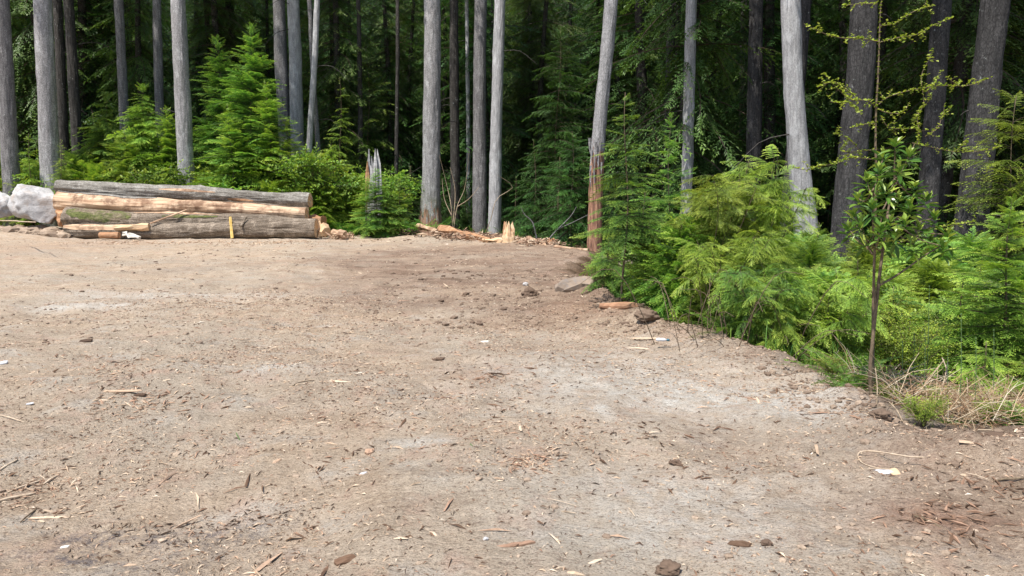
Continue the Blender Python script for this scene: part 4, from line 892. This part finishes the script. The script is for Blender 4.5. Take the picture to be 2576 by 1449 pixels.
# ------------------------------------------------------------------ leafy shrubs
def shrub(loc, h, rad, nst, protos, mat, seed, label, group, dens=13, smat='brown_stem', name='leafy_shrub', base_open=.25):
    rg = np.random.default_rng(seed); t = thing(name, loc, label, 'shrub', group); gs = Geo(); gl = Geo(); Ms = []; Ps = []; Ta = []
    for q in range(nst):
        az = rg.uniform(0, 6.3); r = rad * rg.uniform(.3, 1.0); hh = h * rg.uniform(.6, 1.05)
        P = smooth_path([(rg.normal(0, .05), rg.normal(0, .05), -.08), (math.cos(az) * r * .3, math.sin(az) * r * .3, hh * .45), (math.cos(az) * r * .7 + rg.normal(0, .05), math.sin(az) * r * .7, hh * .8), (math.cos(az) * r, math.sin(az) * r, hh)], 10)
        V, T = tube(P, np.linspace(.009, .002, 10) * (h / 1.2) ** .5, 4, False); gs.add(V, T)
        k = int(dens * hh / .5); u = rg.uniform(base_open, 1.0, k); idx = u * 9; i0 = np.minimum(idx.astype(int), 8); f = (idx - i0)[:, None]
        Ps.append(P[i0] * (1 - f) + P[i0 + 1] * f); Ms.append(rot(rg.uniform(0, 6.3, k), rg.normal(.15, .35, k), rg.normal(0, .4, k), rg.uniform(.55, 1.2, k))); Ta.append(rg.normal(0, .12, k) + (u - .6) * .25)
    gs.build('stem', M[smat], t, True); place(gl, protos, np.concatenate(Ms), np.concatenate(Ps), np.concatenate(Ta), rg); gl.build('leaves', M[mat], t); return t
sc_p = lambda P, k: [(V * k, T, A) for V, T, A in P]
def archer(px, pt, Y_, rad, nst, mat, seed, label, protos=None, dens=9):
    x = at(px, pt, Y_)[0]; z = H(x, Y_); h = at(px, pt, Y_)[2] - z
    return shrub((x, Y_, z), h, rad, nst, protos or sc_p(NEAR_C, .36), mat, seed, label, None, dens=dens, smat='brown_stem', name='cedar_bush', base_open=.3)
archer(1800, 455, 9.8, .55, 12, 'cedar', 71, 'loose yellow-green cedar bush right of the slender young hemlock')
archer(1890, 415, 10.2, .85, 20, 'cedar', 72, 'tallest loose feathery bush at the middle of the thicket')
archer(1840, 570, 8.9, .7, 16, 'cedar', 74, 'arching feathery bush in front of the tallest one')
archer(1715, 560, 10.4, .7, 18, 'leafy', 75, 'bright small-leaved bush at the foot of the second young hemlock', LEAFY, 14)
archer(2085, 690, 8.2, .6, 14, 'cedar', 76, 'low arching cedar bush left of the glossy sapling')
archer(1915, 650, 8.2, .6, 14, 'hemlock', 77, 'green arching bush behind the tangle of bare stems')
protoA = shrub((0, 0, 0), 1.1, .75, 16, LEAFY, 'leafy', 11, 'leafy green shrub in the brush on the slope right of the lot', 'leafy shrubs on the right slope')
protoB = shrub((0, 0, 0), 1.0, .7, 18, SMALL, 'leafy_yellow', 12, 'small-leaved yellow-green shrub in the brush on the slope right of the lot', 'small-leaved shrubs on the right slope', dens=18)
protoC = shrub((0, 0, 0), 1.2, .85, 16, LEAFY, 'leafy_yellow', 13, 'yellow-green leafy shrub in the thicket behind the logs and boulders', 'yellow-green shrubs behind the logs')
protoD = shrub((0, 0, 0), 1.2, .85, 18, LEAFY, 'leafy', 14, 'mid-green leafy shrub in the thicket behind the logs and boulders', 'green shrubs behind the logs')
fernp = thing('sword_fern', (0, 0, 0), 'low green fern tuft at the foot of the brush', 'fern', 'ferns along the brush')
g = Geo(); nf = 15; place(g, FROND, rot(np.arange(nf) * 2.4, np.linspace(1.1, .45, nf), 0.0, np.linspace(.55, .7, nf)), np.zeros((nf, 3)), None, rng); g.build('frond', M['fern'], fernp)
def scatter(proto, pts, smin, smax, seed):
    rg = np.random.default_rng(seed)
    for q, (x, y) in enumerate(pts):
        o = proto if q == 0 else copy_thing(proto, (0, 0, 0)); s = rg.uniform(smin, smax); o.location = (x, y, H(x, y) - .03); o.rotation_euler = (0, 0, rg.uniform(0, 6.3)); o.scale = (s, s, s * rg.uniform(.85, 1.15))
def region(n, x0, x1, y0, y1, smin, seed, smax=99, f=None):
    rg = np.random.default_rng(seed); out = []
    while len(out) < n:
        x, y = rg.uniform(x0, x1, 400), rg.uniform(y0, y1, 400); s = edge_sd(x, y); ok = (s > smin) & (s < smax) & (np.abs(x) < .78 * y + 1.5)
        if f is not None: ok &= f(x, y)
        out += list(zip(x[ok].tolist(), y[ok].tolist()))
    return out[:n]
notnear = lambda x, y: (y > 7.6) | (x > 5.5)
scatter(protoA, region(20, 2.4, 9, 7.2, 17, .55, 1, f=lambda x, y: x / y < .52) + region(12, 4, 16, 9, 22, 1.5, 2), .55, 1.0, 3)
scatter(protoB, region(16, 2.6, 7, 6.8, 12, .5, 4, f=lambda x, y: x / y < .5) + region(14, 4, 14, 8, 20, 1.2, 5), .5, .95, 6)
scatter(protoC, region(22, -27, -6.5, 32.2, 36, .3, 7), 1.3, 2.2, 8)
scatter(protoD, region(24, -28, -6, 32.6, 38, .5, 9), 1.4, 2.5, 10)
scatter(fernp, region(26, 2.2, 8, 5.6, 13, .2, 11, smax=2.5) + region(8, -7, -3, 32, 38, .2, 12) + region(12, 5, 14, 10, 24, 1, 13), .45, 1.0, 14)

# feathery bushes that fill the thicket
def bush(seed, protos, mat, label, group, h=1.35, rad=.8, n=150):
    t = thing('green_bush', (0, 0, 0), label, 'bush', group); conifer(t, h, .05, rad, n, protos, mat, seed, .012, 'brown_stem', 1.1, .0, shape=.35); return t
bA = bush(301, NEAR_C, 'cedar', 'feathery yellow-green bush packed in the thicket right of the lot', 'feathery yellow-green bushes of the thicket')
bB = bush(302, NEAR_H, 'hemlock', 'dense mid-green hemlock bush packed in the thicket right of the lot', 'mid-green hemlock bushes of the thicket')
bC = bush(303, NEAR_C, 'hemlock', 'drooping green cedar bush packed in the thicket right of the lot', 'drooping green bushes of the thicket')
W1 = lambda x, y: (x / y < .44)
scatter(bA, region(9, 2, 6, 6.4, 12, .55, 31, smax=3.5, f=W1) + region(5, 5, 9, 9, 13, 1.5, 32), .6, 1.05, 33)
scatter(bB, region(8, 1.5, 6, 7.5, 14, .55, 34, smax=4, f=W1) + region(6, 5, 12, 10, 16, 1.5, 35), .65, 1.15, 36)
scatter(bC, region(9, 1.5, 6, 7, 13, .5, 37, smax=4, f=W1) + region(8, 4, 12, 9, 18, 1.5, 38), .6, 1.15, 39)
bD = bush(304, NEAR_C, 'cedar', 'feathery yellow-green bush in the thicket behind the boulders and logs', 'feathery bushes behind the logs', 1.6, 1.0, 130)
bE = bush(305, NEAR_H, 'hemlock_yellow', 'young hemlock bush in the thicket behind the boulders and logs', 'young hemlock bushes behind the logs', 1.8, 1.0, 130)
scatter(bD, region(17, -25, -6, 32.2, 35, .2, 41), .8, 1.7, 42)
scatter(bE, region(16, -25, -6, 32.5, 36, .3, 43), .8, 1.8, 44)
g = Geo(); rg = np.random.default_rng(55)
tw = thing('bare_shrub', (gp(1860, 880)[0], gp(1860, 880)[1] + .3, -.35), 'tangle of bare brown shrub stems in the middle of the thicket', 'shrub')
for q in range(46):
    a = rg.uniform(0, 6.3); r = rg.uniform(.2, .9); h = rg.uniform(.5, 1.25); p0 = np.array([rg.normal(0, .3), rg.normal(0, .25), 0])
    P = smooth_path([p0, p0 + (math.cos(a) * r * .3, math.sin(a) * r * .3, h * .5), p0 + (math.cos(a) * r * .8, math.sin(a) * r * .8, h), p0 + (math.cos(a) * r * 1.3, math.sin(a) * r * 1.3, h * rg.uniform(.8, 1.1))], 10)
    V, T = tube(P, np.linspace(.007, .002, 10), 4, False); g.add(V, T)
g.build('stems', M['brown_stem'], tw, True)
g = Geo()
tb = thing('bare_shrub', at(1140, 590, 31), 'leafless pale shrub right of the big flared tree', 'shrub')
for (pts) in ([(1140, 590), (1135, 520), (1125, 470), (1105, 390)], [(1140, 590), (1150, 520), (1170, 470), (1180, 380)], [(1150, 520), (1180, 500), (1205, 470)], [(1135, 540), (1118, 500), (1112, 450)], [(1215, 605), (1235, 550), (1250, 500), (1290, 470), (1250, 440)], [(1140, 560), (1145, 480), (1132, 420)]):
    V, T = tube(smooth_path([at(a, b, 31 + .3 * math.sin(a)) for a, b in pts], 12) - np.array(tb.location), np.linspace(.022, .006, 12), 4, False); g.add(V, T)
g.build('stems', M['stem_pale'], tb, True)
g = Geo(); tb = thing('fallen_branch', at(1370, 618, 27), 'grey dead branch slanting up before the dark cedar', 'branch')
for pts in ([(1370, 618), (1400, 580), (1440, 560), (1490, 535)], [(1400, 580), (1435, 545), (1450, 520)], [(1350, 600), (1340, 560), (1320, 540), (1310, 520)]):
    V, T = tube(smooth_path([at(a, b, 27) for a, b in pts], 10) - np.array(tb.location), np.linspace(.03, .008, 10), 4, False); g.add(V, T)
g.build('limb', M['grey_bark'], tb, True)

# ------------------------------------------------------------------ glossy evergreen sapling
YS = 5.75
def ap(px, py, d=0.0): return at(px, py, YS + d)
gb = on(2192, 1002); gt = thing('evergreen_sapling', gb, 'young glossy-leaved evergreen tree leaning over the right rim of the lot', 'sapling')
org = np.array(gt.location); g = Geo()
main = [ap(2192, 1010), ap(2189, 930), ap(2196, 850), ap(2205, 760), ap(2214, 680), ap(2222, 620), ap(2232, 540, .05), ap(2250, 450, .05), ap(2252, 380)]
V, T = tube(smooth_path(main, 40) - org, np.interp(np.linspace(0, 1, 40), [0, .5, 1], [.016, .012, .005]), 9); g.add(V, T)
sec = [ap(2203, 775), ap(2198, 700, -.03), ap(2200, 620, -.05), ap(2198, 560, -.05), ap(2195, 480, -.05)]
V, T = tube(smooth_path(sec, 24) - org, np.linspace(.011, .005, 24), 8); g.add(V, T)
ROS = [(2252, 362, 0), (2222, 392, .15), (2288, 388, -.1), (2182, 452, .0), (2212, 432, -.2), (2262, 425, -.15), (2300, 470, .1), (2232, 480, -.2), (2165, 560, -.1), (2150, 540, .2), (2195, 520, -.3), (2190, 590, -.1), (2240, 560, -.3),
       (2290, 520, -.2), (2278, 560, -.35), (2310, 575, .1), (2352, 548, .15), (2385, 590, .1), (2372, 620, 0), (2135, 575, .1), (2255, 590, -.2), (2218, 545, .3), (2262, 500, .25), (2205, 470, .3), (2330, 500, .2), (2172, 605, .2), (2300, 615, -.1), (2230, 610, .2), (2340, 600, .3), (2160, 500, .25), (2215, 580, -.35)]
limb_from = lambda px, py: (main[6] if px > 2235 else sec[2]) if py > 500 else (main[7] if px > 2225 else sec[4])
leaf = Geo(); rg = np.random.default_rng(31)
for (px, py, d) in ROS:
    p = ap(px, py, d); f = limb_from(px, py); mid = (p + f) / 2 + np.array([0, 0, -.05])
    V, T = tube(smooth_path([f, mid, p], 8) - org, np.linspace(.007, .004, 8), 5, False); g.add(V, T)
    for tier, (k_, el, ln) in enumerate(((4, 1.15, .065), (6, .6, .09), (6, .1, .10), (4, -.5, .09))):
        for q in range(k_):
            V, T = leaf_piece(ln * 1.2 * rg.uniform(.8, 1.15), .032 * rg.uniform(.75, 1.15), rg, .3)
            m = rot(q * 6.283 / k_ + tier * .6 + rg.normal(0, .15), el + rg.normal(0, .28), rg.normal(0, .4)).reshape(3, 3)
            tn = .78 if tier == 0 else (rg.uniform(.15, .75) if rg.random() < .94 else 1.0); leaf.add(V @ m.T + p - org - np.array([0, 0, .025 * tier]), T, float(np.clip(tn + rg.normal(0, .1), 0, 1)))
for pts in ([(2208, 720), (2260, 690), (2330, 640), (2375, 615)], [(2196, 640), (2170, 600), (2150, 560)]):
    V, T = tube(smooth_path([ap(a, b, .1 * i) for i, (a, b) in enumerate(pts)], 12) - org, np.linspace(.01, .004, 12), 6); g.add(V, T)
g.build('trunk', M['stem'], gt, True); leaf.build('leaves', M['glossy'], gt)

# ------------------------------------------------------------------ tall huckleberry with long arching twigs
def zc(q): return (1928.6 + q[0] * .324, q[1] * .324)
YH = 6.3
ht = thing('huckleberry_shrub', at(2200, 960, YH), 'tall thin huckleberry with arching lime-green twigs above the glossy sapling', 'shrub'); ht.location.z = H(ht.location.x, YH)
org = np.array(ht.location); gs = Geo(); gl = Geo(); rg = np.random.default_rng(61)
BR = [([(870, 325), (740, 300), (590, 295), (460, 265), (290, 185)], -.3), ([(870, 330), (1030, 290), (1160, 270), (1290, 200), (1440, 140)], .2), ([(880, 200), (1000, 180), (1130, 95), (1300, 40)], .3), ([(860, 30), (740, 30), (600, 42)], -.1),
      ([(860, 840), (780, 780), (660, 775), (560, 700), (440, 570)], -.35), ([(640, 770), (600, 800), (490, 790)], -.35), ([(700, 770), (650, 720), (520, 640), (390, 680)], -.3), ([(640, 800), (700, 850), (730, 870)], -.3),
      ([(860, 840), (920, 870), (1040, 880), (1090, 840)], -.2), ([(870, 810), (940, 755), (1100, 705), (1250, 680), (1380, 665), (1560, 665), (1750, 600)], .25), ([(1250, 680), (1300, 650), (1330, 600)], .2),
      ([(1240, 690), (1270, 770), (1170, 870), (1130, 1000)], .2), ([(880, 900), (950, 990), (1070, 1000), (1180, 1000)], .1), ([(850, 1240), (740, 1230), (650, 1225), (570, 1255)], -.2), ([(740, 1230), (700, 1140), (600, 1060), (530, 1040)], -.2),
      ([(570, 1260), (480, 1280), (400, 1290), (320, 1320), (200, 1300)], -.2), ([(1130, 1110), (1290, 1145), (1480, 1180), (1680, 1170), (1830, 1135)], .2), ([(1470, 1170), (1520, 1130), (1560, 1100)], .2), ([(1170, 1120), (1180, 1000), (1170, 900), (1220, 800), (1200, 600), (1250, 480), (1290, 380)], .1),
      ([(1230, 1060), (1330, 990), (1370, 880), (1430, 840)], .15), ([(850, 960), (760, 965), (660, 990)], -.15), ([(1000, 1900), (1300, 1780), (1500, 1740), (1620, 1720)], .3), ([(860, 1160), (600, 1180), (620, 1120)], .2), ([(1400, 600), (1480, 660), (1500, 630)], .2)]
st = [at(*zc(q), YH) for q in ((905, -60), (885, 60), (875, 300), (865, 600), (850, 840), (845, 1100), (850, 1400))] + [at(2200, 640, YH), at(2196, 800, YH), np.array([org[0], YH, org[2] - .1])]
V, T = tube(smooth_path(st, 50) - org, np.linspace(.004, .014, 50), 6); gs.add(V, T)
V, T = tube(smooth_path([at(2205, 560, YH), at(2260, 450, YH + .1), at(*zc((1150, 1115)), YH + .2)], 12) - org, np.linspace(.008, .004, 12), 5); gs.add(V, T)
for pts, d in BR:
    dens_ = [at(*zc(q), YH + d * i / (len(pts) - 1)) for i, q in enumerate(pts)]; P = smooth_path(dens_, 30) - org
    V, T = tube(P, np.linspace(.0045, .0018, 30), 4, False); gs.add(V, T)
    Ln = np.linalg.norm(np.diff(P, axis=0), axis=1).sum(); n = int(Ln / .011)
    for q in range(int(Ln / .07)):
        i = rg.integers(2, 28); L_ = rg.uniform(.03, .11); dr = P[min(29, i + 2)] - P[i - 2]; dr = dr / np.linalg.norm(dr) * .7 + np.array([rg.normal(0, .3), rg.normal(0, .5), rg.choice([-1, 1]) * rg.uniform(.3, 1)]); dr /= np.linalg.norm(dr)
        Vt, Tt = tube(np.array([P[i], P[i] + dr * L_ * .5, P[i] + dr * L_]), [.0016, .0013, .0008], 3, False); gs.add(Vt, Tt)
        for w_ in range(int(L_ / .013)):
            Vt, Tt = leaf_piece(.024 * rg.uniform(.5, 1.2), .015, rg); gl.add(Vt @ rot(rg.uniform(0, 6.3), rg.uniform(-.3, .9), rg.normal(0, .5)).reshape(3, 3).T + P[i] + dr * L_ * rg.uniform(.2, 1), Tt, float(np.clip(rg.normal(.6, .22), 0, 1)))
    for q in range(n):
        u = rg.uniform(.04, 1) * 29; i = min(28, int(u)); p = P[i] + (P[i + 1] - P[i]) * (u - i); V, T = leaf_piece(.028 * rg.uniform(.6, 1.25), .018, rg)
        m = rot(rg.uniform(0, 6.3), rg.uniform(-.2, 1.0), rg.normal(0, .4)).reshape(3, 3); gl.add(V @ m.T + p, T, float(np.clip(rg.normal(.55, .22), 0, 1)))
P = smooth_path(st, 60) - org
for q in range(240):
    i = rg.integers(0, 46); V, T = leaf_piece(.018 * rg.uniform(.6, 1.2), .012, rg); gl.add(V @ rot(rg.uniform(0, 6.3), rg.uniform(-.2, .8), 0.0).reshape(3, 3).T + P[i], T, float(np.clip(rg.normal(.45, .2), 0, 1)))
gs.build('stem', M['stem'], ht, True); gl.build('leaves', M['berry'], ht)

# ------------------------------------------------------------------ dry bracken, grass, horsetails
rg = np.random.default_rng(70); g = Geo()
def straw_at(x, y, n, L, sp, tl=(.2, 1.0)):
    for q in range(n):
        px_, py_ = x + rg.normal(0, sp), y + rg.normal(0, sp); z = H(px_, py_); l = L * rg.uniform(.3, 1.2); a = rg.uniform(0, 6.3); e = abs(rg.normal(.35, .35))
        d = np.array([math.cos(a) * math.cos(e), math.sin(a) * math.cos(e), math.sin(e)]); p = np.array([px_, py_, z + rg.uniform(0, .1)])
        P = np.array([p, p + d * l * .5 + (0, 0, .03 * l), p + d * l + (0, 0, -.15 * l)]); V, T = tube(P, [.0028, .0024, .0012], 3, False); g.add(V, T, float(np.clip(rg.uniform(*tl), 0, 1)))
for (px, py, n, sp) in [(2300, 1020, 150, .16), (2360, 980, 150, .2), (2420, 1020, 190, .2), (2480, 1050, 180, .2), (2540, 1050, 150, .2), (2330, 940, 120, .25), (2260, 960, 90, .18), (2230, 1000, 70, .12), (2150, 980, 40, .12), (2560, 960, 120, .25), (2420, 930, 110, .3), (2160, 900, 60, .2), (1900, 870, 40, .2), (2440, 1075, 130, .18), (2560, 1090, 110, .2), (2330, 1080, 60, .16), (2400, 1100, 60, .2), (2520, 1110, 70, .2), (2270, 1060, 50, .1)]:
    c = gp(px, py, -.15); straw_at(c[0], c[1], n, .42, sp)
tag(g.build('dry_bracken', M['straw']), 'matted straw-coloured dry bracken and grass at the right rim', kind='stuff')
g = Geo()
for q in range(5200):
    x, y = rg.uniform(2.0, 9), rg.uniform(4.6, 13); s = float(edge_sd(np.array([x]), np.array([y]))[0])
    if y < 6.4 or s < .08 or (s < .35 and rg.random() < .6) or x > .75 * y + 1 or vn(np.array([x * 1.4]), np.array([y * 1.4]), s=8)[0] < -.25: continue
    z = H(x, y); l = rg.uniform(.12, .42); a = rg.uniform(0, 6.3); d = np.array([math.cos(a), math.sin(a), 0]) * l * rg.uniform(.15, .6)
    sd_ = np.array([-math.sin(a), math.cos(a), 0]) * .004; p = np.array([x, y, z - .02]); m_ = p + d * .4 + (0, 0, l * .7); e = p + d + (0, 0, l * rg.uniform(.6, 1))
    g.add([p - sd_, p + sd_, m_ - sd_, m_ + sd_, e], [(0, 1, 3), (0, 3, 2), (2, 3, 4)], float(np.clip(rg.normal(.5, .25), 0, 1)))
tag(g.build('grass', M['fern']), 'thin grass blades growing between the shrubs on the right slope', kind='stuff')
for q, (px, y0, y1, dpt) in enumerate([(2327, 830, 1010, 5.9), (2338, 720, 940, 6.5), (2418, 790, 1050, 5.5), (2455, 850, 1060, 5.5), (2384, 880, 1040, 5.6), (2270, 860, 1000, 6.0), (2300, 840, 960, 6.4), (2500, 830, 1050, 5.7)]):
    a = at(px, y0, dpt); b = at(px - 6, y1, dpt); b[2] = H(b[0], dpt) - .03; c = b.copy(); V, T = tube(smooth_path([b - c, (a + b) / 2 - c + (0.01, 0, 0), a - c], 12), np.linspace(.0042, .002, 12), 6)
    gh = Geo(); gh.add(V, T)
    for j in range(1, 12):                       # nodes of the horsetail
        pp = V.reshape(-1, 3)[j * 6:(j + 1) * 6].mean(0); VV, TT = tube(np.array([pp - (0, 0, .006), pp + (0, 0, .006)]), [.0052, .0046], 6); gh.add(VV, TT)
    o = gh.build('horsetail', M['green_stem']); o.location = tuple(float(v) for v in c); tag(o, 'tall bare green stalk rising from the dry bracken', 'stalk', 'green stalks in the dry bracken')
for q, (a, b, lab) in enumerate([((2205, 1030, 5.4), (2202, 925, 5.5), 'white upright dead stalk right of the glossy sapling'), ((2300, 1000, 5.8), (2375, 905, 6.0), 'pale dead stick slanting right of the glossy sapling'), ((2360, 1010, 5.8), (2385, 905, 6.2), 'brown dead stalk standing in the dry bracken'),
                                  ((2250, 940, 6.2), (2405, 968, 6.0), 'long whitish branch lying flat in the dry bracken'), ((2430, 1010, 5.8), (2432, 950, 5.9), 'short white dead stalk at the right in the bracken'), ((2270, 1060, 5.0), (2235, 1010, 5.3), 'thin pale stem arching over the earth clod'),
                                  ((2370, 900, 6.6), (2385, 960, 6.2), 'cream split stick among the green stalks')]):
    A_, B_ = at(*a), at(*b); c = (A_ + B_) / 2; V, T = tube(smooth_path([A_ - c, (0.01, 0, .01), B_ - c], 8), np.linspace(.0055, .0035, 8), 6); o = mesh_obj('dead_stalk', V, T, M['stem_pale'], smooth=True); o.location = tuple(float(v) for v in c); tag(o, lab, 'stalk')
weeds = [gp(a, b, -.05)[:2] for a, b in ((2120, 985), (2150, 940), (2230, 1010), (2290, 1040), (2260, 965), (2350, 1010), (2390, 1060), (2440, 1000), (2480, 1060), (2530, 1020), (2560, 1075), (2320, 1085), (2500, 960), (2200, 960), (2090, 950), (2400, 950))]
scatter_copy = lambda proto, pts, a, b, sd: [setattr(o, 'scale', (q, q, q)) for o, q in [(copy_thing(proto, (x, y, H(x, y) - .02), rz=float(i)), U(a, b)) for i, (x, y) in enumerate(pts)]]
scatter_copy(fernp, weeds[::2] + weeds[1:6:2], .2, .4, 1); scatter_copy(protoA, weeds[1::3], .12, .22, 2); scatter_copy(protoB, weeds[2::3], .13, .24, 3)
# felled wood seen through the brush
wood_piece('fallen_log', at(2330, 700, 14), at(2576, 745, 13), .17, 'log_bark', 'brown fallen log half hidden behind the layered hemlock', 'log', 12, .15, 41)
pile_c = at(2285, 700, 14); g = Geo()
for q in range(160):
    p = pile_c + np.array([rg.normal(0, .35), rg.normal(0, .3), rg.uniform(-.15, .18)]); V, T = tube(np.array([(-.06, 0, 0), (0, 0, 0), (.06, 0, 0)]) * rg.uniform(.5, 1.3), [.01, .02, .006], 4); g.add(V @ rot(rg.uniform(0, 6.3), rg.normal(0, .4), 0.).reshape(3, 3).T + p, T, rg.uniform(.35, .65))
tag(g.build('wood_shavings', M['chip']), 'orange heap of wood shavings seen behind the glossy sapling', kind='stuff')
# leaf litter and low growth on the forest floor behind the rim
rg = np.random.default_rng(81); x = rg.uniform(-30, 24, 9000); y = rg.uniform(9, 40, 9000); s = edge_sd(x, y); k_ = (s > .25) & (np.abs(x) < .75 * y + 2) & ~((x > -3.5) & (x < 6) & (s < 1.2) & (y > 22)); x, y = x[k_], y[k_]; n = len(x); g = Geo()
place(g, [LEAFY[0], LEAFY[1], SMALL[2], (NEAR_H[0][0] * .5, NEAR_H[0][1], NEAR_H[0][2]), (FROND[0][0] * .6, FROND[0][1], FROND[0][2])], rot(rg.uniform(0, 6.3, n), rg.uniform(.1, 1.2, n), rg.normal(0, .3, n), rg.uniform(.6, 1.5, n)), np.stack([x, y, height(x, y) - .02], 1), rg.normal(-.1, .15, n), rg)
tag(g.build('undergrowth', M['leafy']), 'low leafy ground cover under the trees', kind='stuff'); print('undergrowth', n)
rg = np.random.default_rng(83); n = 2600; x = rg.uniform(-8.2, -3.6, n); y = rg.uniform(31.5, 36.5, n); g = Geo(); k_ = (y > 31.6 + .5 * (x + 8) * .8) ; x, y = x[k_], y[k_]; n = len(x)
place(g, [LEAFY[0], SMALL[1], (NEAR_H[1][0] * .6, NEAR_H[1][1], NEAR_H[1][2])], rot(rg.uniform(0, 6.3, n), rg.uniform(.0, .9, n), rg.normal(0, .3, n), rg.uniform(.8, 2.0, n)), np.stack([x, y, height(x, y) - .02], 1), rg.normal(-.2, .2, n), rg)
tag(g.build('brush_pile', M['hemlock']), 'low green brush between the log stack and the big flared tree', kind='stuff')
# far wood on the rise behind
rg = np.random.default_rng(90); n = 9000; x = rg.uniform(-110, 110, n); y = rg.uniform(82, 118, n); g = Geo()
z0 = height(x, y, False); z = z0 + rg.uniform(0, 22, n) ** 1.0
place(g, [(V[::1], T, A) for V, T, A in FAR_H[:2]], rot(rg.uniform(0, 6.3, n), rg.normal(-.2, .3, n), 0.0, rg.uniform(3, 5.5, n)), np.stack([x, y, z], 1), None, rg)
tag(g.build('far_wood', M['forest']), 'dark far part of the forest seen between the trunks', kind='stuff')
